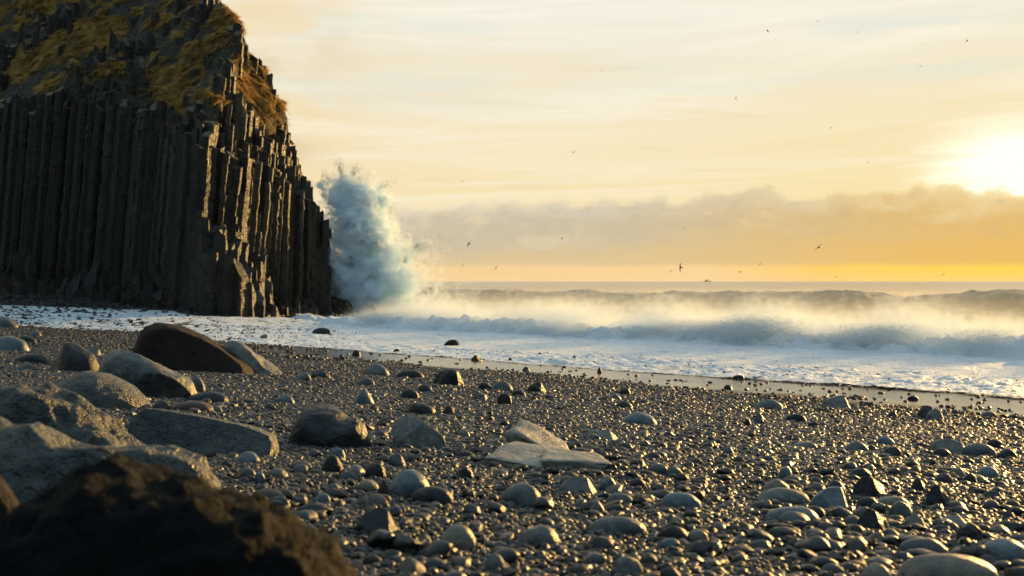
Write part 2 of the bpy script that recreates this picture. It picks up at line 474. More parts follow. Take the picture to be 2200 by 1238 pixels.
# ------------------------------------------------------------------ sea
def sea_h(x, y):
    s = (x + y) / math.sqrt(2); a = (x - y) / math.sqrt(2)      # a grows to the right along the shore
    far = 1 - sstep(s, 200, 420)
    # main swell rolling in
    amp = 2.05 + 0.75 * fbm(a * 0.035, 0 * a, 0, 3, 21) + 0.35 * vnoise(a * 0.22, 0 * a, 0, 22)
    c = 92 + 3.0 * vnoise(a * 0.02, 0 * a, 0, 23) + 1.2 * vnoise(a * 0.11, 0 * a, 0, 24)
    u = s - c
    front = np.exp(-np.where(u < 0, (u / 5.5) ** 2, (u / 13.0) ** 2))
    z = amp * front
    # a second, lower swell behind
    c2 = 142 + 4 * vnoise(a * 0.015, 0 * a, 0, 25)
    u2 = s - c2
    z = z + (0.75 + 0.5 * vnoise(a * 0.03, 0 * a, 0, 26)) * np.exp(-np.where(u2 < 0, (u2 / 9) ** 2, (u2 / 20.0) ** 2))
    for cc, am_, wd, sd in ((116, .55, 5, 51), (172, .6, 9, 52), (205, .5, 10, 53), (245, .6, 12, 54), (300, .7, 14, 55)):
        uc = s - cc - 5 * vnoise(a * .02, 0 * a, 0, sd)
        z = z + am_ * np.clip(.5 + vnoise(a * .03, 0 * a, 0, sd + 20), 0, 1.3) * np.exp(-np.where(uc < 0, (uc / wd) ** 2, (uc / (2 * wd)) ** 2))
    # streaky chop drawn up the face of the wave
    z = z + far * sstep(s, 37, 47) * (0.24 * fbm(s * 0.35 + a * 0.12, a * 0.16, 0, 4, 27) + 0.10 * fbm(s * 1.1, a * 0.5, 0, 4, 28) * (0.4 + front))
    z = z + (0.7 + 0.5 * vnoise(a * 0.05, 0 * a, 0, 36)) * np.exp(-np.where(s - 69 - 2 * vnoise(a * .05, 0 * a, 0, 37) < 0, ((s - 69) / 2.6) ** 2, ((s - 69) / 5) ** 2))
    z = z + 0.22 * front * fbm(s * 0.5 + a * 0.5, a * 0.9 - s * 0.3, 0, 3, 29, ridge=True)
    # broken white water near the beach
    sb = 43.5 + 1.6 * vnoise(a * 0.07, 0 * a, 0, 30) + 0.8 * vnoise(a * 0.3, 0 * a, 0, 31)
    ub = s - sb
    surf = np.exp(-np.where(ub < 0, (ub / 1.2) ** 2, (ub / 4.5) ** 2))
    rough = fbm(x * 0.9, y * 0.9, 0, 5, 32, 0.6, ridge=True)
    sa = 0.55 + 0.35 * vnoise(a * 0.13, 0 * a, 0, 33) + 0.25 * sstep(a, -25, -8)
    z = z + surf * (sa * .75 + 0.55 * np.clip(rough, -0.3, 1) + 0.35 * fbm(x * 2.1, y * 2.1, 0, 3, 35, 0.65))
    surf2 = np.exp(-((s - 56) / 6.0) ** 2)
    z = z + surf2 * 0.22 * fbm(x * 0.6, y * 0.6, 0, 4, 34, 0.55, ridge=True)
    # thin foamy sheet sliding up the sand
    z = z + 0.18 * (1 - sstep(s, 33, 44))
    # foam amount
    f = 0.95 * surf + 0.75 * surf2 + (1 - sstep(s, 36, 46)) * 0.9
    f = f + 0.30 * (1 - sstep(s, 62, 80)) + 0.30 * front * (u < 1) * (.6 + .8 * fbm(a * .2 + s * .12, s * .6, 0, 3, 38))
    return z, np.clip(f, 0, 1.3)
ss_ = spaced(31, [(60, 0.2), (82, 0.35), (104, 0.28), (160, 0.8), (260, 2.5), (600, 12), (2000, 80), (9000, 700)])
aa_ = spaced(-9000, [(-2000, 700), (-500, 100), (-150, 10), (-62, 0.8), (6, 0.28), (25, 0.6), (60, 2), (200, 10), (600, 60), (2000, 200), (9000, 700)])
def swrap(A, S):
    x = (S + A) / math.sqrt(2); y = (S - A) / math.sqrt(2)
    return x, y
A2, S2 = np.meshgrid(aa_, ss_)
xq, yq = swrap(A2.ravel(), S2.ravel())
zq, fq = sea_h(xq, yq)
nx, ny = len(aa_), len(ss_)
i = (np.arange(ny - 1)[:, None] * nx + np.arange(nx - 1)[None, :]).ravel()
F = np.stack([i, i + 1, i + nx + 1, i + nx], 1)
sea_me = mesh_np('sea', np.stack([xq, yq, zq], 1), F)
fattr(sea_me, 'foam', fq)
def sea_mat():
    m, N, out = new_mat('sea_water')
    P = N.n('ShaderNodeNewGeometry').outputs['Position']
    x, y, z = N.sep(P)
    S = N.m('MULTIPLY', N.m('ADD', x, y), 0.70711); A = N.m('MULTIPLY', N.m('SUBTRACT', x, y), 0.70711)
    sa = N.xyz(N.m('MULTIPLY', A, 0.5), S, z)
    fo = N.n('ShaderNodeAttribute', attribute_name='foam').outputs['Fac']
    lace = N.noise(sa, 0.9, 7.0, 0.68, 0.8)
    cells = N.vor(N.v('ADD', sa, N.v('SCALE', N.noise(P, 1.5, 3.0, color=True), None)), 1.3, 'DISTANCE_TO_EDGE')
    k = N.m('ADD', N.m('MULTIPLY', fo, 1.0), N.m('MULTIPLY', N.m('SUBTRACT', lace, 0.5), 1.3))
    k = N.m('ADD', k, N.ss(cells, 0.10, 0.0, 0.0, 0.18))
    foam = N.ss(k, 0.34, 0.62)
    h1 = N.noise(N.xyz(N.m('MULTIPLY', A, 0.35), S, 0.0), 1.6, 6.0, 0.6, 0.3)
    h2 = N.noise(P, 6.0, 5.0, 0.65)
    h = N.m('ADD', h1, N.m('MULTIPLY', h2, 0.25))
    wn = N.bump(h, 1.0, 0.5)
    fn = N.bump(N.noise(P, 5.0, 8.0, 0.72), 0.9, 0.16)
    p = N.n('ShaderNodeBsdfPrincipled')
    N.set(p.inputs['Base Color'], (0.42, 0.32, 0.17, 1)); N.set(p.inputs['Roughness'], 0.22); N.set(p.inputs['Normal'], wn)
    p.inputs['IOR'].default_value = 1.33
    q = N.n('ShaderNodeBsdfPrincipled')
    N.set(q.inputs['Base Color'], (0.78, 0.80, 0.80, 1)); N.set(q.inputs['Roughness'], 0.6); N.set(q.inputs['Normal'], fn)
    mx = N.n('ShaderNodeMixShader')
    N.set(mx.inputs[0], foam); N.t.links.new(p.outputs[0], mx.inputs[1]); N.t.links.new(q.outputs[0], mx.inputs[2])
    N.t.links.new(mx.outputs[0], out.inputs[0])
    return m
sea = obj('sea', sea_me, sea_mat(), kind='structure')

# ------------------------------------------------------------------ foam washed up on the beach
def foam_dist(x, y):
    """positive inside the sheet of foam (metres, roughly)"""
    s = (x + y) / math.sqrt(2); a = (x - y) / math.sqrt(2)
    e = s - (24.4 + 0.8 * vnoise(a * 0.14, 0 * a, 0, 41) + 0.40 * np.abs(vnoise(a * 0.45, 0 * a, 0, 42)) - 1.1 * sstep(a, -12, -4)) 
    # left part follows hand-set line: foam reaches further up the sand
    lx = np.array([-60, -45, -38, -30, -26.4, -22, -17, -12, -8])
    ly = np.array([64, 60, 58, 57, 58, 55, 52, 46, 42.5])
    yl = np.interp(x, lx, ly)
    e2 = (y - yl - 0.6 * vnoise(x * 0.25, y * 0.05, 0, 43)) * 0.8
    w = sstep(x, -9, -13)
    near = e * (1 - w) + e2 * w
    # far side: ends at the shingle bank under the cliff
    fx = np.array([-120, -60, -38, -28, -22, -20.5, -19, -17.5, -16.0, -14.5, -12.0, -8, 0])
    fy = np.array([100, 88, 81.0, 78.5, 75, 71.0, 69.0, 69.5, 75.0, 82.0, 91, 130, 300])
    yf = np.interp(x, fx, fy)
    far = (yf - y - 0.5 * vnoise(x * 0.4, y * 0.1, 0, 44)) * 0.8
    return np.minimum(near, far)
xs = spaced(-75, [(-36, 0.35), (22, 0.115), (48, 0.5)])
ys = spaced(4, [(20, 0.4), (62, 0.115), (100, 0.3)])
X, Y = np.meshgrid(xs, ys); X = X.ravel(); Y = Y.ravel()
dd = foam_dist(X, Y)
sF = (X + Y) / math.sqrt(2)
keepv = (dd > -0.25) & (sF < 44)
Z = ground(X[keepv], Y[keepv], False)
Zall = np.zeros(len(X)); 
dk = dd[keepv]; xk = X[keepv]; yk = Y[keepv]
th = 0.018 * sstep(dk, -0.05, 0.6) - 0.03 * (1 - sstep(dk, -0.2, 0.0)) + 0.03 * np.exp(-((dk - 0.8) / 0.8) ** 2) * sstep(xk, 2, 8)
lump = np.clip(fbm(xk * 1.4, yk * 1.4, 0, 4, 45, 0.6), -0.3, 1)
fine = fbm(xk * 5.5, yk * 5.5, 0, 2, 46)
Zf = Z + th + sstep(dk, 0.1, 1.5) * (0.12 * lump + 0.07 * fine) * (0.55 + 0.45 * sstep(xk, -20, 0))
Zf = np.maximum(Zf, (0.20 + 0.05 * lump) * sstep(sF[keepv], 26, 36))
Zall[keepv] = Zf
nx, ny = len(xs), len(ys)
i = (np.arange(ny - 1)[:, None] * nx + np.arange(nx - 1)[None, :]).ravel()
F = np.stack([i, i + 1, i + nx + 1, i + nx], 1)
F = F[keepv[F].all(1)]
idx = -np.ones(len(X), int); used = np.unique(F); idx[used] = np.arange(len(used))
foam_me = mesh_np('swash_foam', np.stack([X[used], Y[used], Zall[used]], 1), idx[F])
fattr(foam_me, 'inside', dd[used])
def foam_mat():
    m, N, out = new_mat('foam')
    P = N.n('ShaderNodeNewGeometry').outputs['Position']
    x, y, z = N.sep(P)
    ins = N.n('ShaderNodeAttribute', attribute_name='inside').outputs['Fac']
    n1 = N.noise(P, 2.2, 7.0, 0.7)
    n2 = N.noise(P, 14.0, 5.0, 0.7)
    leftish = N.ss(x, -12.0, -26.0)
    k = N.m('ADD', N.m('MULTIPLY', N.m('SUBTRACT', n1, 0.5), 2.0), N.m('MULTIPLY', N.m('SUBTRACT', n2, 0.5), 3.4))
    k = N.m('ADD', k, N.ss(ins, -0.1, 1.2, -0.5, 1.0))
    sv = N.xyz(N.m('MULTIPLY', N.m('SUBTRACT', x, y), 0.5), N.m('MULTIPLY', N.m('ADD', x, y), 1.1), 0.0)
    n3 = N.noise(sv, 1.1, 6.0, 0.7, 0.6)
    k = N.m('SUBTRACT', k, N.ss(n3, 0.52, 0.68, 0.0, 0.9))
    k = N.m('SUBTRACT', k, N.m('MULTIPLY', leftish, 0.35))
    k = N.m('SUBTRACT', k, N.m('MULTIPLY', N.ss(N.vor(N.v('MULTIPLY', P, (1.0, 1.0, 1.0)), 5.0), 0.34, 0.0), 2.0))
    al = N.ss(k, -0.05, 0.2)
    col = N.mix(N.ss(n1, 0.3, 0.7), (0.66, 0.72, 0.76), (0.82, 0.84, 0.84))
    hb = N.m('ADD', N.noise(P, 9.0, 6.0, 0.7), N.m('MULTIPLY', n1, 0.8))
    p = N.n('ShaderNodeBsdfPrincipled')
    N.set(p.inputs['Base Color'], col); N.set(p.inputs['Roughness'], 0.42); N.set(p.inputs['Normal'], N.bump(hb, 0.8, 0.10))
    N.set(p.inputs['Alpha'], al)
    N.t.links.new(p.outputs[0], out.inputs[0])
    return m
foam = obj('swash_foam', foam_me, foam_mat(), kind='stuff')
foam['label'] = 'bluish white sheet of foam washed up on the black beach'

# ------------------------------------------------------------------ stones: one mesh each
def ico(sub):
    bm = bmesh.new(); bmesh.ops.create_icosphere(bm, subdivisions=sub, radius=1.0)
    V = np.array([v.co[:] for v in bm.verts]); F = np.array([[v.index for v in f.verts] for f in bm.faces]); bm.free()
    return V, F
ICO = {k: ico(k) for k in (3, 4, 5, 6)}
def stone_mesh(name, w, d, h, seed, sub=4, sq=2.0, prof_pts=None, planes=(), lump=0.18, fr=0.0, ridge=0.0, fscale=3.0, under=0.45, tilt=0.0):
    """closed stone: base centre at the origin, w x d footprint, top at h"""
    V, F = ICO[sub]
    P = V.copy()
    if sq != 2.0:
        nrm = (np.abs(P) ** sq).sum(1) ** (1 / sq); P = P / nrm[:, None]
    rs = np.random.default_rng(seed)
    o = rs.uniform(-50, 50, 3)
    q = P * 1.0
    n = np.stack([fbm(q[:, 0] * .9 + o[0] + j * 7, q[:, 1] * .9 + o[1], q[:, 2] * .9 + o[2], 2, seed + j) for j in range(3)], 1)
    P = P + lump * n
    for (nx_, ny_, nz_, dist) in planes:
        nn = np.array([nx_, ny_, nz_], float); nn /= np.linalg.norm(nn)
        t = P @ nn - dist
        P = P - np.outer(np.where(t > 0, t * 0.93, 0), nn)
    P[:, 0] /= np.abs(P[:, 0]).max(); P[:, 1] /= np.abs(P[:, 1]).max()
    zt = P[:, 2].max()
    z = P[:, 2] / zt
    if prof_pts is not None:
        u = np.array([p[0] for p in prof_pts]) * 2 - 1; hh = np.array([p[1] for p in prof_pts])
        k = np.interp(P[:, 0], u, hh)
        k = np.maximum(k, 0.02)
        bins = np.clip(((P[:, 0] + 1) * 12).astype(int), 0, 23)
        env = np.zeros(24)
        np.maximum.at(env, bins, z)
        env = np.maximum(env, 0.15)
        zn = np.clip(z / np.interp(P[:, 0], (np.arange(24) + .5) / 12 - 1, env), -9, 1.05)
        z = np.where(z > 0, zn * k, z)
    if fr > 0 or ridge > 0:
        rad = P / np.linalg.norm(P, axis=1)[:, None]
        dsp = fr * fbm(P[:, 0] * fscale + o[0], P[:, 1] * fscale * d / w + o[1], z * fscale * h / w * 2 + o[2], 5, seed + 9, 0.55)
        if ridge: dsp = dsp - ridge * np.abs(fbm(P[:, 0] * fscale * .6 + o[1], P[:, 1] * fscale * .6 * d / w, z * fscale * .6 + o[2], 3, seed + 19, 0.5))
        P = P + rad * dsp[:, None]
        z = z + (rad[:, 2] * dsp) * 1.0
    out = np.stack([P[:, 0] * w / 2, P[:, 1] * d / 2, np.where(z > 0, z * h, z * h * under)], 1)
    if tilt: out[:, 2] += out[:, 0] * tilt * 0
    return mesh_np(name, out, F)
M_basalt = stone_mat('dry_grey_stone', (0.048, 0.052, 0.052), (0.10, 0.102, 0.092), 0.40, 26, 0.35, spec=0.42)
M_dark = stone_mat('dark_basalt_stone', (0.010, 0.010, 0.0105), (0.024, 0.023, 0.023), 0.38, 26, 0.4)
M_pale = stone_mat('pale_stone', (0.085, 0.085, 0.076), (0.17, 0.16, 0.135), 0.5, 20, 0.4)
M_slab = stone_mat('pale_slab_stone', (0.19, 0.165, 0.125), (0.31, 0.27, 0.195), 0.45, 16, 0.6, spec=0.5)
M_brown = stone_mat('brown_pitted_lava', (0.018, 0.011, 0.008), (0.036, 0.021, 0.014), 0.75, 34, 0.8, scale=1.3, spec=0.25, pits=0.9)
M_blue = stone_mat('blue_grey_stone', (0.055, 0.080, 0.088), (0.10, 0.125, 0.13), 0.38, 24, 0.25, spec=0.42)
M_red = stone_mat('reddish_stone', (0.05, 0.031, 0.026), (0.08, 0.05, 0.042), 0.5, 24, 0.35)
M_tan = stone_mat('tan_stone', (0.10, 0.085, 0.062), (0.18, 0.15, 0.105), 0.42, 24, 0.3, spec=0.42)
M_rough = stone_mat('rough_black_lava', (0.0025, 0.0025, 0.0026), (0.0055, 0.005, 0.0045), 0.8, 22, 1.0, spot=(0.009, 0.007, 0.0055), scale=2.0, pits=0.6, spec=0.12)
M_lich = stone_mat('grey_green_stone', (0.020, 0.025, 0.027), (0.060, 0.063, 0.052), 0.46, 16, 1.0, scale=1.2, spec=0.42, pits=0.35)
M_ochre = stone_mat('ochre_blotched_grey_stone', (0.045, 0.052, 0.052), (0.095, 0.095, 0.082), 0.45, 12, 0.5, spot=(0.22, 0.13, 0.03), scale=1.2, spec=0.4)  # grey stone with ochre blotches scattered by noise
MAT = dict(g=M_basalt, d=M_dark, p=M_pale, b=M_blue, r=M_red, t=M_tan, n=M_brown)

def place(name, px0, px1, r0, r1, mat, label, cat, seed, depth=None, dk=0.8, sink=0.10, group=None, yaw=0.0, **kw):
    """stone whose outline in the photograph is px0..px1, r0..r1; it rests on the beach where its foot is seen"""
    pc = (px0 + px1) / 2
    x, y, z = hit(pc, r1 - (r1 - r0) * 0.08)
    if depth: y = depth; x = (pc - 1100) / FPX * y; z = g1(x, y)
    w = (px1 - px0) / FPX * y
    d = w * dk
    y2 = y + d * 0.40
    if depth: y2 = y
    x2 = (pc - 1100) / FPX * y2
    w = (px1 - px0) / FPX * y2
    z2 = g1(x2, y2)
    h = (CAMZ - (r0 - HOR) / FPX * y2) - z2
    h = max(h * (1.0 if cat == 'boulder' else 1.12), 0.22 * w)
    sinkz = sink * h
    me = stone_mesh(name, w * 1.03, d, h + sinkz, seed, **kw)
    o = obj(name, me, mat, label=label, category=cat)
    o.location = (x2, y2, z2 - sinkz + (0.0 if cat == 'boulder' else 0.012))
    if group: o['group'] = group
    return o

# ---- the big boulders on the left
place('boulder', 290, 543, 691, 812, M_brown, 'big dark brown pitted boulder with a rounded top, tallest of the left pile', 'boulder', 101, sub=6, dk=0.75,
      prof_pts=[(0, .35), (.04, .75), (.12, .96), (.22, 1.0), (.4, .92), (.6, .72), (.8, .46), (.94, .22), (1, .06)], lump=.10, fr=.03, fscale=4, sq=2.6,
      planes=[(.1, -.9, .35, .72)])
place('boulder', 484, 618, 729, 812, M_pale, 'pale wedge-shaped boulder leaning behind the big brown one', 'boulder', 102, sub=5, dk=0.8,
      prof_pts=[(0, .8), (.1, .98), (.2, 1), (.35, .85), (.6, .45), (.85, .15), (1, .02)], lump=.16, fr=.06, ridge=.08, fscale=3, sq=2.4, planes=[(.5, -.8, .3, .6), (.9, -.1, .7, .6)])
place('boulder', 210, 425, 744, 868, M_ochre, 'large pale boulder with a sunlit yellow edge and a dark hollow at its foot', 'boulder', 103, sub=6, dk=0.85,
      prof_pts=[(0, .45), (.06, .8), (.15, .97), (.28, 1.0), (.5, .88), (.7, .66), (.85, .5), (.93, .36), (1, .1)], lump=.14, fr=.045, ridge=.07, fscale=2.6, sq=2.5,
      planes=[(.55, -.8, -.25, .62), (0, .2, 1, .8)])
place('boulder', 100, 213, 734, 808, M_dark, 'pointed dark boulder with a sunlit right side, left of the yellow-edged one', 'boulder', 104, sub=5, dk=0.85,
      prof_pts=[(0, .15), (.2, .6), (.35, .98), (.48, 1.0), (.65, .85), (.85, .65), (.96, .4), (1, .1)], lump=.14, fr=.04, fscale=3, planes=[(-.6, -.6, .4, .7)])
place('boulder', 70, 322, 797, 890, M_lich, 'broad rounded grey boulder in front of the pointed dark one', 'boulder', 105, sub=6, dk=0.8,
      prof_pts=[(0, .3), (.15, .6), (.3, .85), (.45, 1), (.6, .95), (.8, .68), (.93, .35), (1, .1)], lump=.12, fr=.02, fscale=4)
place('rock', 398, 440, 811, 850, M_ochre, 'small rock tucked behind the yellow-edged boulder', 'rock', 106, sub=4, dk=1.0, lump=.2)
place('boulder', 272, 600, 876, 985, M_lich, 'long flat-topped grey slab sloping down to the right', 'boulder', 107, sub=6, dk=0.55, sq=3.2,
      prof_pts=[(0, .55), (.05, .85), (.12, 1), (.25, .93), (.4, .86), (.6, .72), (.8, .58), (.93, .45), (1, .15)], lump=.08, fr=.025, ridge=.03, fscale=3, planes=[(.0, -.75, .6, .55)])
place('boulder', -60, 335, 820, 960, M_lich, 'grey-green boulder with folded ridges at the left edge', 'boulder', 108, depth=4.6, sub=6, dk=0.8, sq=2.8,
      prof_pts=[(0, .95), (.2, 1.0), (.35, .98), (.5, .86), (.62, .80), (.75, .62), (.88, .42), (1, .12)], lump=.22, fr=.10, ridge=.16, fscale=3.0)
place('boulder', -120, 510, 880, 1130, M_lich, 'long ridged grey-green boulder behind the black one in front', 'boulder', 109, depth=3.3, sub=6, dk=0.6, sq=2.8,
      prof_pts=[(0, 1.0), (.19, 1.0), (.41, .86), (.6, .82), (.746, .78), (.857, .74), (.936, .60), (.985, .36), (1, .1)], lump=.2, fr=.08, ridge=.14, fscale=3.0)
place('boulder', -330, 812, 982, 1420, M_rough, 'rough black boulder close to the camera in the bottom left corner', 'boulder', 110, depth=2.0, sub=6, dk=0.75, sq=2.4,
      prof_pts=[(0, .6), (.29, .78), (.38, .91), (.50, 1.0), (.58, .95), (.67, .92), (.735, .88), (.82, .82), (.894, .73), (.947, .60), (.98, .42), (1, .12)], lump=.08, fr=.05, ridge=.05, fscale=14.0)
place('rock', -420, 46, 1205, 1420, M_ochre, 'pale yellow-lit stone cut off by the bottom left corner', 'rock', 111, depth=1.5, sub=5, dk=0.9, lump=.1)
place('rock', -420, 95, 1000, 1050, M_brown, 'low brown stone at the left edge between two boulders', 'rock', 112, depth=2.6, sub=5, dk=0.5, fr=.04, lump=.15)
place('boulder', 615, 796, 868, 972, M_dark, 'dark saddle-shaped boulder standing alone on the pebbles', 'boulder', 113, sub=6, dk=0.85, sq=2.1, sink=.06, under=.6,
      prof_pts=[(0, .42), (.08, .62), (.2, .92), (.35, 1.0), (.5, .99), (.62, .86), (.73, .74), (.84, .75), (.93, .6), (1, .2)], lump=.20, fr=.05, ridge=.10, fscale=1.8)
place('rock', 838, 974, 902, 970, M_pale, 'pale angular rock with ridges, right of the saddle-shaped boulder', 'rock', 114, sub=5, dk=0.8,
      prof_pts=[(0, .6), (.08, .85), (.25, 1), (.45, .88), (.7, .68), (.88, .38), (1, .05)], lump=.16, fr=.05, ridge=.07, fscale=2.6, planes=[(.4, -.8, .5, .5), (-.5, -.3, .8, .7), (.8, .2, .6, .6)])

# ---- two leaning slabs and their neighbour
def slab(name, px, row_foot, w, d, t, rotx, roty, yaw, mat, label, seed, lift=0.0, taper=0.1):
    x, y, z = hit(px, row_foot)
    rs = np.random.default_rng(seed)
    bm = bmesh.new(); bmesh.ops.create_cube(bm, size=1.0)
    bmesh.ops.subdivide_edges(bm, edges=bm.edges, cuts=14, use_grid_fill=True)
    V = np.array([v.co[:] for v in bm.verts]); F = [[v.index for v in f.verts] for f in bm.faces]; bm.free()
    sq = 12.0
    V = V * 2
    V = V / ((np.abs(V) ** sq).sum(1) ** (1 / sq))[:, None] * 1.02
    V[:, 0] *= 1 - taper * V[:, 1]
    n = fbm(V[:, 0] * 1.3 + seed, V[:, 1] * 1.3, V[:, 2], 4, seed)
    n2 = fbm(V[:, 0] * 1.1 + seed, V[:, 1] * 1.1, V[:, 2] * 1.1, 2, seed + 3)
    P = V * np.array([w, d, t]) / 2
    P[:, 2] += n * t * 0.16 * (np.abs(V[:, 2]) > .5)
    P[:, 0] += n2 * w * 0.10; P[:, 1] += n * d * 0.08
    me = mesh_np(name, P, F)
    o = obj(name, me, mat, label=label, category='rock')
    o.location = (x, y, z + lift); o.rotation_euler = (rotx, roty, yaw)
    return o
slab('rock_slab', 1158, 972, .40, .27, .10, R(11), R(24), R(-6), M_slab, 'thick pale slab propped up on edge, behind the flat slab', 121, lift=0.065, taper=.05)
slab('rock_slab', 1140, 1000, .42, .40, .07, R(8), R(7), R(-12), M_slab, 'flat pale slab lying in front of the propped-up slab', 122, lift=0.03, taper=.15)
slab('rock_slab', 1231, 1006, .34, .26, .075, R(5), R(3), R(5), M_slab, 'small pale slab touching the right end of the flat slab', 123, lift=0.03)

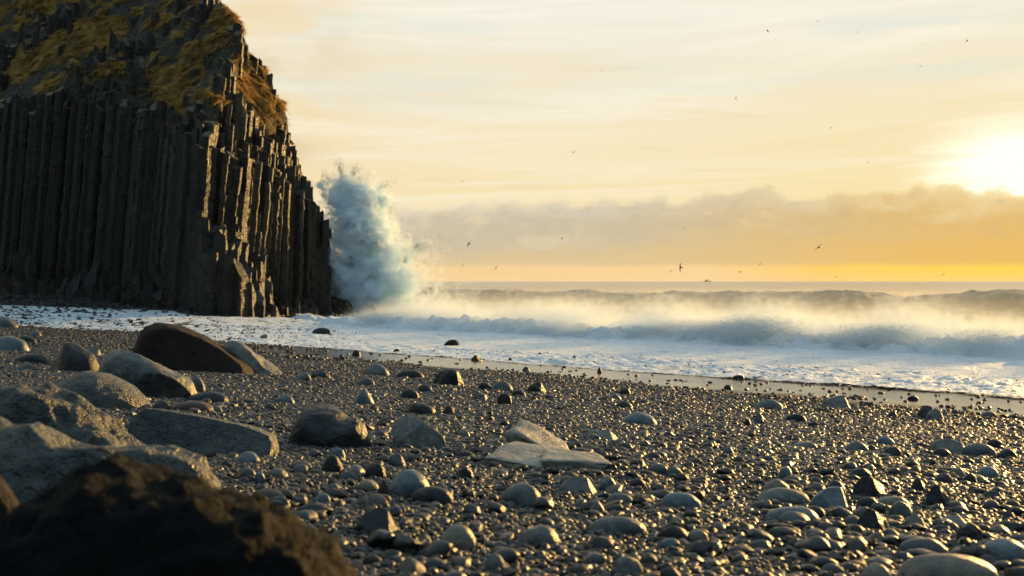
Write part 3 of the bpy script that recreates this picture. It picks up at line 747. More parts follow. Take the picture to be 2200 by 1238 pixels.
# ---- cobbles one can point to (outline in the photograph, material, shape, label)
LM = 'large'
C = [
 (777,836,785,812,'g','o','grey stone with a pale cap near the wet strip, right of the pale wedge'),
 (850,912,798,816,'d','l','long low dark stone between the pale-capped and the lumpy stone'),
 (932,998,797,834,'d','r','lumpy dark rock beyond the pebbles, largest near the wet strip in the middle'),
 (765,805,814,834,'g','o','oval grey stone just below the pale-capped one'),
 (858,901,839,861,'d','o','dark oval stone above the stone with a notch'),
 (759,804,840,876,'b','c','cone-shaped blue-grey stone beyond the saddle-shaped boulder'),
 (872,936,870,896,'d','o','dark stone with a bright notch, beyond the pale ridged rock'),
 (895,929,829,847,'d','o','small dark stone just below and left of the lumpy rock'),
 (1026,1057,825,842,'d','o','leftmost of the four small stones right of the lumpy rock'),
 (1056,1103,822,844,'g','o','double-humped grey stone right of the lumpy rock'),
 (1130,1174,823,849,'d','r','dark knobbly stone furthest right of the middle-distance cluster'),
 (1021,1049,848,863,'g','o','small round stone below the double-humped one'),
 (1067,1099,849,874,'d','o','egg-shaped dark stone below the double-humped one'),
 (1097,1130,841,856,'d','l','low dark stone under the knobbly one'),
 (594,633,853,872,'b','o','smooth blue-grey stone alone on the fine gravel beyond the long slab'),
 (951,977,876,896,'r','o','small reddish stone right of the notched stone'),
 (634,669,805,825,'p','r','pale angular stone near the foot of the pale wedge'),
 (669,710,798,816,'d','r','dark flat stone right of the pale angular one by the wedge'),
 (834,925,1020,1073,'b','o','large round grey-green cobble in the middle of the near pebbles'),
 (886,974,1055,1088,'d','l','long dark cobble lying against the large round grey-green one'),
 (1073,1163,1049,1096,'g','o','large smooth grey cobble below the flat slab'),
 (948,1021,1141,1189,'t','o','tan cobble with a sunlit right end, bottom middle of the beach'),
 (1118,1204,1141,1180,'g','o','plump grey cobble right of the tan one at the bottom'),
 (760,861,1105,1156,'d','s','dark twisted stone beside the rough black boulder'),
 (1040,1086,1203,1238,'p','o','pale oval cobble at the very bottom, between tan and plump cobbles'),
 (507,560,978,1001,'b','o','blue-green egg-shaped pebble right of the ridged boulder'),
 (691,736,986,1019,'d','o','round dark cobble in front of the saddle-shaped boulder'),
 (705,743,969,995,'b','r','angular blue-grey stone at the foot of the saddle-shaped boulder'),
 (781,829,1003,1032,'d','o','dark cobble left of the large round grey-green one'),
 (832,873,982,1009,'g','r','pale-topped stone behind the large round cobble'),
 (811,836,1038,1069,'r','c','upright reddish-brown stone left of the large round cobble'),
 (765,813,1039,1060,'t','o','tan pebble left of the upright brown stone'),
 (1267,1299,1084,1109,'t','c','small yellow-lit stone right of the large smooth grey cobble'),
 (1196,1285,1035,1067,'g','s','long grey stone with an angled top below the small pale slab'),
 (1283,1328,1031,1063,'b','r','blocky blue-grey stone right of the small pale slab'),
 (979,1018,1010,1034,'d','r','dark blocky stone left of the flat slab'),
 (1767,1834,855,880,'p','s','pale flat-topped stone with a notched left end, beside the wet strip at right'),
 (1625,1682,862,884,'g','o','humped grey stone left of the pale flat-topped one'),
 (1335,1411,890,917,'b','o','wide smooth blue-grey stone in the middle distance'),
 (1686,1733,893,910,'d','l','low dark oval stone below the humped grey one'),
 (1965,2022,877,906,'d','s','black wedge-shaped stone by the wet strip at right'),
 (1990,2034,884,908,'g','s','split grey stone leaning on the black wedge-shaped one'),
 (1320,1360,865,881,'d','o','small dark humped stone above the wide blue-grey one'),
 (1998,2092,950,983,'p','s','long sunlit stone with a squared left end, far right'),
 (2068,2140,959,987,'g','l','long grey stone end to end with the sunlit one'),
 (1813,1866,953,976,'g','o','broad arched stone with a small pebble in front, right middle'),
 (1881,1922,942,963,'b','o','smooth round blue-grey stone behind the arched one'),
 (1898,1939,965,986,'d','o','dark stone right of the arched one'),
 (2118,2155,949,967,'d','l','dark stone behind the long grey one, far right'),
 (2142,2188,969,993,'d','o','black round stone near the right edge'),
 (1552,1579,965,985,'b','r','small blocky blue-grey stone in mid beach'),
 (1256,1330,930,952,'p','s','pale rough flat stone right of the propped-up slab'),
 (1672,1703,1011,1033,'b','o','small round blue stone above the long pale cobble'),
 (1832,1916,1032,1074,'d','a','dark angular stone with a peaked top, lower right'),
 (1625,1739,1057,1087,'p','l','long pale loaf-shaped cobble, lower right'),
 (1743,1837,1058,1107,'b','s','steep-sided blue-grey stone right of the long pale cobble'),
 (1640,1697,1038,1064,'t','o','tan humped cobble above the long pale one'),
 (1776,1819,1040,1069,'d','o','dark cobble behind the steep-sided stone'),
 (1736,1786,1080,1100,'g','l','low grey cobble in front of the steep-sided stone'),
 (1840,1891,1076,1100,'d','l','dark flat cobble right of the steep-sided stone'),
 (1885,1957,1074,1094,'t','l','long tan cobble right of the dark flat one'),
 (1911,1961,1086,1118,'g','o','round-backed grey cobble below the long tan one'),
 (1990,2050,1051,1095,'d','a','black shark-fin-shaped stone at lower right'),
 (1959,1998,1036,1059,'d','a','small dark slanting stone left of the shark-fin stone'),
 (1832,1880,1098,1129,'g','o','grey cobble behind the dark jagged one'),
 (1841,1920,1105,1150,'d','a','dark jagged stone lying against a grey cobble'),
 (1647,1760,1098,1129,'b','l','long low cobble behind the double one, lower right'),
 (1671,1741,1108,1132,'g','o','small double cobble in front of the long low one'),
 (1723,1773,1096,1120,'d','o','dark round cobble right of the long low one'),
 (2011,2088,1117,1137,'p','s','pale flat sunlit stone above the black lump'),
 (2055,2112,1134,1179,'d','r','black lumpy stone near the bottom right corner'),
 (1933,2037,1167,1198,'g','l','long grey cobble with sunlit top, bottom right'),
 (2110,2215,1170,1221,'b','o','large dark-blue round cobble cut by the right edge'),
 (1933,2140,1204,1262,'t','l','largest tan ribbed cobble at the very bottom right'),
 (1265,1389,1120,1155,'g','l','long flat grey cobble, bottom centre right'),
 (1418,1477,1139,1166,'d','o','dark cobble with a sunlit rim right of the long flat one'),
 (1477,1522,1147,1170,'t','o','small tan cobble touching the dark rimmed one'),
 (1304,1360,1068,1088,'p','l','pale oval cobble below the blocky blue-grey stone'),
 (1422,1507,1067,1098,'b','l','long blue-grey cobble in lower centre right'),
 (2099,2149,1009,1035,'b','o','double-bumped blue-grey stone near the right edge'),
 (2068,2101,1023,1044,'d','o','small black round stone left of the double-bumped one'),
 (2009,2048,1023,1041,'g','l','low grey stone left of the small black round one'),
 (2040,2074,1011,1030,'t','o','tan humped stone behind the small black round one'),
 (1941,1978,997,1014,'d','l','dark loaf stone in the right middle'),
 (1392,1435,1003,1022,'g','l','flat grey stone, centre right'),
 (1431,1468,1007,1028,'p','r','pale faceted stone right of the flat grey one'),
 (1830,1874,1012,1030,'d','o','dark stone above the peaked angular one'),
 (1313,1385,1207,1245,'p','r','pale cracked stone at the bottom edge, centre right'),
 (1850,1917,1223,1262,'t','o','tan cobble at the bottom edge left of the largest one'),
 (1763,1813,1221,1240,'p','l','pale flat cobble at the bottom edge'),
 (2000,2044,969,988,'d','l','dark low stone in front of the long sunlit one'),
 (1699,1758,954,969,'p','l','thin pale stone in the middle right'),
 (1553,1574,829,839,'d','o','dark stone standing on the wet strip, centre right'),
 (1307,1335,847,863,'b','c','small peaked stone at the edge of the wet strip'),
 (1331,1354,837,852,'d','o','round dark stone just above the small peaked one'),
 (1950,1974,852,861,'d','l','low dark stone on the wet strip far right'),
 (1907,1930,888,902,'d','o','small dark stone left of the black wedge'),
 (2107,2142,887,900,'g','l','grey stone near the right edge below the wet strip'),
 (1619,1653,894,916,'g','a','tilted angular grey stone below the humped one'),
 (1597,1616,903,920,'d','o','small black stone left of the tilted angular one'),
 (2114,2149,1081,1099,'g','o','small grey cobble near the right edge, lower'),
 (1944,1994,1116,1140,'t','s','thin tan stone left of the pale flat one'),
 (1418,1461,1166,1185,'b','o','blue-grey cobble below the dark rimmed one'),
 (-30,64,726,758,'b','o','smooth oval grey stone at the left edge below the foam'),
 (-40,38,683,706,'g','l','grey stone cut by the left edge beside the foam'),
 (63,89,713,725,'g','o','small stone above and right of the smooth oval one'),
 (32,77,724,738,'d','l','dark flat stone touching the smooth oval one'),
 (42,71,783,800,'p','o','small pale stone left of the pointed boulder'),
 (30,106,764,786,'d','l','long dark stone half buried left of the pointed boulder'),
 (188,219,751,767,'p','s','pale stone between the pointed and the yellow-edged boulder'),
 (401,490,847,870,'d','l','dark flat stone right of the yellow-edged boulder'),
 (360,457,870,889,'r','l','reddish flat stone above the long slab'),
 (438,479,876,890,'p','l','pale flat stone right of the reddish one'),
 (326,369,866,886,'d','o','dark stone at the foot of the yellow-edged boulder'),
 (514,549,1013,1033,'g','o','round grey pebble below the blue-green egg'),
 (544,569,1022,1042,'b','o','round blue pebble right of the round grey one'),
 (574,618,1013,1031,'t','o','tan pebble with a sunlit end left of the round dark cobble'),
 (629,663,1004,1022,'g','o','grey pebble left of the round dark cobble'),
 (677,710,1069,1091,'b','o','blue-grey pebble near the black boulder'),
 (670,712,706,720,'d','l','low black rock surrounded by foam, left'),
 (952,992,732,751,'n','r','brown rugged rock sticking out of the foam, middle'),
 (1011,1037,765,777,'d','a','dark pointed rock at the lower edge of the foam'),
 (1574,1600,808,817,'d','l','low dark rock in the foam edge at right'),
 (1283,1296,791,803,'r','a','tiny pointed reddish rock on the wet sand, centre'),
 (756,775,754,766,'d','o','small dark stone on the wet sand right of the pale wedge'),
 (1122,1138,790,799,'d','o','small dark stone on the wet sand, centre left'),
 (558,578,720,731,'b','o','bluish stone in the foam above the pale wedge'),
 (845,860,751,758,'d','o','tiny dark stone at the foam edge'),
 (1228,1240,766,772,'d','o','tiny dark stone inside the foam, centre'),
]
SH = {
 'o': dict(lump=.14, dk=.85), 'l': dict(lump=.12, dk=.6, sq=2.2), 'r': dict(lump=.26, fr=.05, dk=.85, sub=5, ridge=.04),
 'c': dict(lump=.10, dk=.9, prof_pts=[(0, .2), (.25, .6), (.42, .97), (.55, 1), (.75, .7), (1, .2)]),
 's': dict(lump=.22, dk=.7, sub=5, fr=.03, planes=[(.2, -.6, .8, .62), (.85, -.2, .4, .72)]),
 'a': dict(lump=.18, dk=.7, sub=5, fr=.025, planes=[(-.6, -.5, .5, .5), (.75, -.4, .5, .52), (.1, -.9, .2, .6)],
           prof_pts=[(0, .3), (.2, .7), (.35, 1), (.5, .92), (.75, .6), (1, .25)]),
}
OCC = []
for i, (a, b, c, d, mt, sh, lab) in enumerate(C):
    kw = dict(SH[sh])
    nm = 'rock' if (sh in 'ra' and b - a > 30) or mt == 'n' else ('cobble' if b - a > 32 else 'pebble')
    o = place(nm, a, b, c, d, MAT[mt], lab, 'rock' if nm == 'rock' else 'stone', 300 + i, **kw)
    OCC.append((o.location.x, o.location.y, (b - a) / FPX * o.location.y * .5))

# ---- more loose cobbles: copies of a dozen water-worn shapes
protos = []
for k in range(12):
    me = stone_mesh('cobble', 1.0, random.uniform(.62, .95), random.uniform(.30, .48), 700 + k, sub=4, lump=random.uniform(.10, .24), sq=random.choice([2, 2.2, 2.6]),
                    planes=[] if k % 3 else [(random.uniform(-1, 1), random.uniform(-1, 1), .5, .62)])
    me.materials.append(M_cob)
    protos.append(me)
big = [(o.location.x, o.location.y, max(o.dimensions.x, o.dimensions.y) * .5) for o in list(COL.objects) if o.name.startswith(('boulder', 'rock'))] + OCC
need = 300 - len(C); made = 0; tries = 0
while made < need and tries < 20000:
    tries += 1
    y = 3.1 + 15 * random.random() ** 1.35
    px = random.uniform(470, 2240) if random.random() < .8 else random.uniform(1300, 2240)
    x = (px - 1100) / FPX * y
    if (x + y) / 1.414 > 17: continue
    wd = random.uniform(.055, .105) * (1 + .03 * y)
    if any((x - bx) ** 2 + (y - by) ** 2 < (br + wd * .6) ** 2 for bx, by, br in big): continue
    big.append((x, y, wd * .5))
    o = bpy.data.objects.new('cobble', protos[made % 12]); COL.objects.link(o)
    o.location = (x, y, g1(x, y) - wd * .05)
    o.scale = (wd, wd, wd * random.uniform(.8, 1.3))
    o.rotation_euler = (random.gauss(0, .12), random.gauss(0, .12), random.uniform(0, 6.28))
    o['label'] = 'small smooth rounded cobble, one of many alike lying loose in the shingle'
    o['category'] = 'stone'; o['group'] = 'small loose cobbles scattered over the shingle'
    made += 1

# ------------------------------------------------------------------ fine shingle (uncountable): pebbles instanced on points
def jitter_pts(spacing, prob, ymin, ymax, dens=None, wide=0.53, pad=3.2):
    n = int((2 * (wide * ymax + pad)) / spacing); k = int((ymax - ymin) / spacing)
    gx, gy = np.meshgrid(np.arange(n), np.arange(k))
    x = (gx + 0.5 * (gy % 2) + RNG.uniform(-.32, .32, gx.shape)) * spacing - (wide * ymax + pad)
    y = ymin + (gy + RNG.uniform(-.32, .32, gx.shape)) * spacing
    x = x.ravel(); y = y.ravel()
    p = np.full(len(x), prob)
    if dens is not None: p = p * dens(x, y)
    kk = (RNG.uniform(size=len(x)) < p) & (np.abs(x) < wide * y + pad)
    return x[kk], y[kk]
def dryness(x, y):
    s = (x + y) / math.sqrt(2)
    return 1 - 0.988 * sstep(s + 1.3 * vnoise(x * .6, y * .6, 0, 55), 16.8, 19.8) * sstep(x, -13, -8) - sstep(foam_dist(x, y), 0.2, 0.8) * (1 - sstep(x, -13, -8)) * .8
def patch(x, y):   # coarser cobbles in the lower right, finer gravel in drifts
    return np.clip(0.62 + 0.9 * fbm(x * 0.5, y * 0.5, 0, 3, 51) + 0.25 * sstep(x / np.maximum(y, 1), -0.1, 0.25), 0.08, 1.3)
layers = [
    (0.032, 1.0, 2.2, 8.0, (.010, .019), lambda x, y: dryness(x, y)),
    (0.062, 0.62, 2.2, 14.0, (.018, .032), lambda x, y: dryness(x, y) * patch(x, y)),
    (0.12, 0.80, 2.2, 24.0, (.028, .048), lambda x, y: dryness(x, y) * patch(x, y) ** 1.4 * .8 * (0.2 + 0.8 * (1 - sstep(y, 7, 15)))),
    (0.24, 0.36, 2.4, 11.0, (.042, .060), lambda x, y: dryness(x, y) * patch(x, y) ** 2),
    (0.046, 0.97, 7.5, 15.0, (.018, .034), lambda x, y: dryness(x, y)),
    (0.085, 0.95, 14.5, 30.0, (.024, .046), lambda x, y: dryness(x, y)),
    (0.17, 0.9, 30.0, 62.0, (.035, .07), lambda x, y: dryness(x, y)),
]
PX, PY, PS = [], [], []
for sp, pr, y0, y1, (r0, r1), dn in layers:
    x, y = jitter_pts(sp, pr, y0, y1, dn)
    PX.append(x); PY.append(y); PS.append(r0 + (r1 - r0) * RNG.beta(1.3, 2.2, len(x)))
# shingle bank beneath the cliff, and stones showing through the thin foam on the left
n = 9000
x = RNG.uniform(-70, -13, n); y = RNG.uniform(64, 96, n)
k = (foam_dist(x, y) < 0.4)
PX.append(x[k]); PY.append(y[k]); PS.append(RNG.uniform(.04, .13, k.sum()))
n = 2600
x = RNG.uniform(-48, -14, n); y = RNG.uniform(50, 84, n)
k = RNG.uniform(size=n) < sstep(x, -14, -34) * 0.75 + 0.06
PX.append(x[k]); PY.append(y[k]); PS.append(RNG.uniform(.04, .14, k.sum()))
PX = np.concatenate(PX); PY = np.concatenate(PY); PS = np.concatenate(PS)
keep = np.ones(len(PX), bool)
for o in list(COL.objects):
    if o.type == 'MESH' and o.get('category') in ('boulder', 'rock', 'stone'):
        bb = np.array([c[:] for c in o.bound_box]); ex, ey = ((bb.max(0) - bb.min(0)) * np.array(o.scale))[:2] * .5
        q = ((PX - o.location.x) / (ex * 1.12 + .01)) ** 2 + ((PY - o.location.y) / (ey * 1.25 + .03)) ** 2
        keep &= ~((q < 1) & (PS > .018))
PX, PY, PS = PX[keep], PY[keep], PS[keep]
PZ = ground(PX, PY)
npb = len(PX)
flat = RNG.uniform(0.45, 0.85, npb)
scl = np.stack([PS * RNG.uniform(1.0, 1.55, npb), PS * RNG.uniform(.75, 1.05, npb), PS * flat], 1)
rot = np.stack([RNG.normal(0, .22, npb), RNG.normal(0, .22, npb), RNG.uniform(0, 6.283, npb)], 1)
pz = PZ + scl[:, 2] * RNG.uniform(0.05, 0.85, npb)
pts_me = bpy.data.meshes.new('shingle')
pts_me.vertices.add(npb)
pts_me.vertices.foreach_set('co', np.stack([PX, PY, pz], 1).astype(np.float32).ravel())
for nm, arr in (('scl', scl), ('rot', rot)):
    a = pts_me.attributes.new(nm, 'FLOAT_VECTOR', 'POINT'); a.data.foreach_set('vector', arr.astype(np.float32).ravel())
a = pts_me.attributes.new('pick', 'INT', 'POINT'); a.data.foreach_set('value', RNG.integers(0, 7, npb).astype(np.int32))
print('shingle points', npb)
shingle = obj('shingle', pts_me, None, kind='stuff')
shingle['label'] = 'fine black and grey shingle covering the beach between the stones'
def pebble_tree(mat, variants=7):
    g = bpy.data.node_groups.new('pebble_scatter', 'GeometryNodeTree')
    g.interface.new_socket('Geometry', in_out='INPUT', socket_type='NodeSocketGeometry')
    g.interface.new_socket('Geometry', in_out='OUTPUT', socket_type='NodeSocketGeometry')
    N = NT(g)
    gi = N.n('NodeGroupInput'); go = N.n('NodeGroupOutput')
    join = N.n('GeometryNodeGeometryToInstance')
    for k in range(variants):
        ico = N.n('GeometryNodeMeshIcoSphere'); ico.inputs['Radius'].default_value = 1.0; ico.inputs['Subdivisions'].default_value = 3
        sp = N.n('GeometryNodeSetPosition')
        N.set(sp.inputs['Geometry'], ico.outputs[0])
        pos = N.n('GeometryNodeInputPosition').outputs[0]
        nz = N.noise(N.v('ADD', pos, (k * 9.7, k * 3.1, 0.0)), 0.75 if k < 5 else 1.2, 2.0, 0.5, color=True)
        off = N.v('SCALE', N.v('SUBTRACT', nz, (0.5, 0.5, 0.5)))
        off.node.inputs['Scale'].default_value = 0.95 if k < 5 else 1.5
        N.set(sp.inputs['Offset'], off)
        sm = N.n('GeometryNodeSetShadeSmooth'); N.set(sm.inputs[0], sp.outputs[0])
        mt = N.n('GeometryNodeSetMaterial'); N.set(mt.inputs[0], sm.outputs[0]); mt.inputs['Material'].default_value = mat
        N.t.links.new(mt.outputs[0], join.inputs[0])
    iop = N.n('GeometryNodeInstanceOnPoints')
    N.t.links.new(gi.outputs[0], iop.inputs['Points'])
    N.t.links.new(join.outputs[0], iop.inputs['Instance'])
    iop.inputs['Pick Instance'].default_value = True
    def na(nm, ty):
        q = N.n('GeometryNodeInputNamedAttribute', data_type=ty); q.inputs[0].default_value = nm
        return next(o for o in q.outputs if o.enabled)
    N.set(iop.inputs['Instance Index'], na('pick', 'INT'))
    N.set(iop.inputs['Rotation'], na('rot', 'FLOAT_VECTOR'))
    N.set(iop.inputs['Scale'], na('scl', 'FLOAT_VECTOR'))
    N.t.links.new(iop.outputs[0], go.inputs[0])
    return g
md = shingle.modifiers.new('scatter', 'NODES'); md.node_group = pebble_tree(M_peb)

# ------------------------------------------------------------------ the basalt cliff
FL = [(-420, 118, 240), (-200, 104, 235), (0, 95, 228), (120, 92, 220), (200, 90, 208), (330, 84, 255), (400, 77, 290), (428, 74, 318), (500, 78, 335),
      (560, 81, 350), (620, 85, 395), (680, 89, 425), (708, 91.5, 455), (732, 94, 545)]
FLP = np.array([[(p - 1100) / FPX * y, y] for p, y, r in FL])
FLH = np.array([CAMZ + (HOR - r) / FPX * y for p, y, r in FL])
FLP = np.vstack([FLP, [[-14.6, 99], [-18, 108], [-30, 122], [-60, 140], [-95, 150]]])
FLH = np.concatenate([FLH, [5, 7, 12, 18, 20]])
def front_info(x, y):
    """distance to the cliff's foot line (positive inside) and the height of the first tier of columns there"""
    x = np.atleast_1d(x); y = np.atleast_1d(y)
    best = np.full(len(x), 1e9); sgn = np.ones(len(x)); H = np.zeros(len(x)); U = np.zeros(len(x))
    for k in range(len(FLP) - 1):
        a, b = FLP[k], FLP[k + 1]
        ab = b - a; L2 = ab @ ab
        t = np.clip(((x - a[0]) * ab[0] + (y - a[1]) * ab[1]) / L2, 0, 1)
        qx = a[0] + t * ab[0]; qy = a[1] + t * ab[1]
        d = np.hypot(x - qx, y - qy)
        m = d < best
        best = np.where(m, d, best)
        H = np.where(m, FLH[k] + t * (FLH[k + 1] - FLH[k]), H)
        U = np.where(m, k + t, U)
    # inside test by ray casting against the closed outline
    poly = np.vstack([FLP, [[-160, 150], [-160, 118]]])
    ins = np.zeros(len(x), bool)
    j = len(poly) - 1
    for i in range(len(poly)):
        xi, yi = poly[i]; xj, yj = poly[j]
        c = ((yi > y) != (yj > y)) & (x < (xj - xi) * (y - yi) / (yj - yi + 1e-12) + xi)
        ins ^= c; j = i
    return np.where(ins, best, -best), H, U
SIL = [(-800, -420), (300, -150), (380, -62), (430, 0), (470, 33), (500, 72), (520, 110), (545, 150), (572, 180), (584, 212), (610, 252), (621, 300), (623, 340), (645, 372), (665, 405),
       (700, 437), (709, 470), (722, 550), (726, 700), (760, 760)]
def sil_cap(x, y):
    px = 1100 + FPX * x / y
    row = np.interp(px, [p[0] for p in SIL], [p[1] for p in SIL])
    return CAMZ + (HOR - row) / FPX * y
def top_h(x, y):
    d, H, U = front_info(x, y)
    right = sstep(U, 6.0, 8.0)
    slope = 1.10 + 0.65 * right
    T = H + slope * np.maximum(d - 0.8, 0)
    T = T + 0.9 * fbm(x * 0.18, y * 0.18, 0, 3, 61)
    T = np.minimum(T, 38 - 0.02 * d)
    return np.minimum(T, sil_cap(x, y)), d, H, U, right

def lean(x, y, z):
    return 0.085 * (1 - sstep(x, -18.5, -15.5)) * (z - 9.0)

def basalt_mat(name='basalt', moss=0.0):
    m, N, out = new_mat(name)
    g = N.n('ShaderNodeNewGeometry')
    P = g.outputs['Position']; x, y, z = N.sep(P)
    Pv = N.xyz(N.m('MULTIPLY', x, 1.0), y, N.m('MULTIPLY', z, 0.28))
    a = N.noise(Pv, 0.55, 6.0, 0.65, 0.4); b = N.noise(P, 4.0, 6.0, 0.68)
    col = N.mix(N.ss(a, 0.32, 0.68), (0.007, 0.0070, 0.0058), (0.027, 0.0255, 0.019))
    col = N.mix(N.m('MULTIPLY', N.ss(b, 0.54, 0.74), 0.75), col, (0.105, 0.10, 0.072))
    # rusty stains low on the wall, lichen higher up
    rust = N.m('MULTIPLY', N.ss(N.noise(Pv, 0.22, 4.0, 0.6), 0.52, 0.66), N.ss(z, 11, 4))
    col = N.mix(N.m('MULTIPLY', rust, 0.45), col, (0.05, 0.026, 0.010))
    lich = N.m('MULTIPLY', N.ss(N.noise(P, 2.3, 6.0, 0.7), 0.56, 0.68), N.ss(z, 7, 13))
    col = N.mix(N.m('MULTIPLY', lich, 0.5), col, (0.08, 0.085, 0.058))
    if moss:
        up = N.sep(g.outputs['Normal'])[2]
        mo = N.m('MULTIPLY', N.ss(N.m('ADD', up, N.m('MULTIPLY', N.m('SUBTRACT', a, 0.5), 0.8)), 0.35, 0.6), N.ss(z, 10.5, 13))
        col = N.mix(N.m('MULTIPLY', mo, moss), col, (0.20, 0.12, 0.022))
    jt = N.vor(N.xyz(N.m('MULTIPLY', x, 1.1), N.m('MULTIPLY', y, 1.1), N.m('MULTIPLY', z, 1.7)), 1.0, 'DISTANCE_TO_EDGE')
    ck = N.ss(jt, 0.045, 0.0)
    col = N.mix(N.m('MULTIPLY', ck, 0.8), col, (0.003, 0.003, 0.003))
    h = N.m('ADD', N.m('MULTIPLY', b, 0.9), N.noise(Pv, 2.2, 5.0, 0.6))
    h = N.m('SUBTRACT', h, N.m('MULTIPLY', ck, 0.7))
    principled(N, out, col, N.ss(b, 0.3, 0.7, 0.40, 0.65), N.bump(h, 0.85, 0.18), 0.35)
    return m
M_cliff = basalt_mat('basalt', 0.5)
def slope_mat():
    m, N, out = new_mat('grassy_slope')
    g = N.n('ShaderNodeNewGeometry'); P = g.outputs['Position']
    gr = N.n('ShaderNodeAttribute', attribute_name='grassy').outputs['Fac']
    n1 = N.noise(P, 1.1, 6.0, 0.65); n2 = N.noise(P, 6.0, 5.0, 0.7)
    rock = N.mix(N.ss(n2, 0.35, 0.7), (0.025, 0.025, 0.020), (0.15, 0.14, 0.10))
    gra = N.mix(N.ss(n1, 0.3, 0.7), (0.36, 0.21, 0.055), (0.54, 0.32, 0.08))
    gra = N.mix(N.ss(n2, 0.40, 0.66, 0.0, 0.85), gra, (0.11, 0.08, 0.022))
    k = N.ss(N.m('ADD', gr, N.m('MULTIPLY', N.m('SUBTRACT', n2, 0.5), 2.0)), 0.36, 0.60)
    h = N.m('ADD', n2, N.noise(P, 18.0, 4.0, 0.7))
    principled(N, out, N.mix(k, rock, gra), 0.8, N.bump(h, 0.9, 0.2), 0.25)
    return m
M_slope = slope_mat()

def grass_amount(x, y, z):
    g = 0.63 + 1.5 * fbm(x * 0.30, y * 0.30, z * 0.30, 4, 71, 0.6)
    px = 1100 + FPX * x / y; row = HOR - (z - CAMZ) / y * FPX
    return g
def crag(x, y):
    return np.clip(fbm(x * 0.16 + 3, y * 0.16, 0, 3, 75) * 2.6 + 0.25, 0, 1)

cliff = bpy.data.objects.new('basalt_cliff', None); COL.objects.link(cliff)
cliff.location = (-19.5, 78, g1(-19.5, 78))
cliff['label'] = 'dark sea cliff of tall basalt columns topped with ochre grass'
cliff['category'] = 'cliff'
CO = Vector(cliff.location)

# upper slope: one height sheet with crags
xs = spaced(-150, [(-62, 4), (-52, 0.4), (-14, 0.16)])
ys = spaced(70, [(122, 0.16), (150, 1.5)])
X, Y = np.meshgrid(xs, ys); X = X.ravel(); Y = Y.ravel()
T, d, H, U, right = top_h(X, Y)
cg = crag(X, Y)
blk = fbm(X * 0.9, Y * 0.9, 0, 3, 76, 0.6)
step = np.round(fbm(X * 0.45, Y * 0.45, 0, 2, 77) * 3.2) / 3.2
Z = T - 0.35 + 0.9 * fbm(X * .5, Y * .5, 0, 4, 78) + cg * (2.0 * step + 1.2 * blk + 0.9 * fbm(X * .8, Y * .8, 0, 3, 82, ridge=True)) + 0.5 * fbm(X * 1.1, Y * 1.1, 0, 3, 83, ridge=True) + 0.25 * fbm(X * 2.6, Y * 2.6, 0, 2, 84) + 0.18 * fbm(X * 2.2, Y * 2.2, 0, 3, 79)
Z = np.minimum(Z, sil_cap(X, Y) - 0.25 + 0.22 * fbm(X * 1.2, Y * 1.2, 0, 3, 80))
ok = d > (0.9 + 2.6 * right)
Z = np.where(d < 1.5 + 2.6 * right, np.minimum(Z, H - 0.4), Z)
nx, ny = len(xs), len(ys)
i = (np.arange(ny - 1)[:, None] * nx + np.arange(nx - 1)[None, :]).ravel()
F = np.stack([i, i + 1, i + nx + 1, i + nx], 1)
F = F[ok[F].all(1)]
used = np.unique(F); idx = -np.ones(len(X), int); idx[used] = np.arange(len(used))
VX = X + lean(X, Y, Z)
Vs = np.stack([VX[used], Y[used], Z[used]], 1)
me = mesh_np('grassy_slope', Vs - np.array(CO), idx[F])
gz = np.gradient(Z.reshape(ny, nx), xs, axis=1).ravel(); gy_ = np.gradient(Z.reshape(ny, nx), ys, axis=0).ravel()
steep = np.hypot(gz, gy_)
ga = grass_amount(X, Y, Z) * (1 - sstep(steep, 1.6, 3.6)) - 0.35 * cg
ga = ga + 0.42 * right
fattr(me, 'grassy', ga[used])
slope_o = obj('grassy_slope', me, M_slope, cliff)

# back wall that closes the sheet down to the ground behind the columns
bv, bf = [], []
for k in range(len(FLP)):
    nxt = FLP[min(k + 1, len(FLP) - 1)] - FLP[max(k - 1, 0)]
    nn = np.array([-nxt[1], nxt[0]]); nn /= np.linalg.norm(nn)
    r_ = 1.0 + 2.6 * float(sstep(k, 6, 8)) * (1 if k < 13 else .3)
    q = FLP[k] + nn * r_
    hh = FLH[k] - 0.2 + r_ * .9
    for j in range(5):
        z = -1.5 + (hh + 1.5) * j / 4
        bv.append((q[0] + float(lean(q[0], q[1], z)), q[1], z))
for k in range(len(FLP) - 1):
    for j in range(4): bf.append((k * 5 + j, (k + 1) * 5 + j, (k + 1) * 5 + j + 1, k * 5 + j + 1))
obj('rock_face', mesh_np('rock_face', np.array(bv) - np.array(CO), bf, False), M_cliff, cliff)

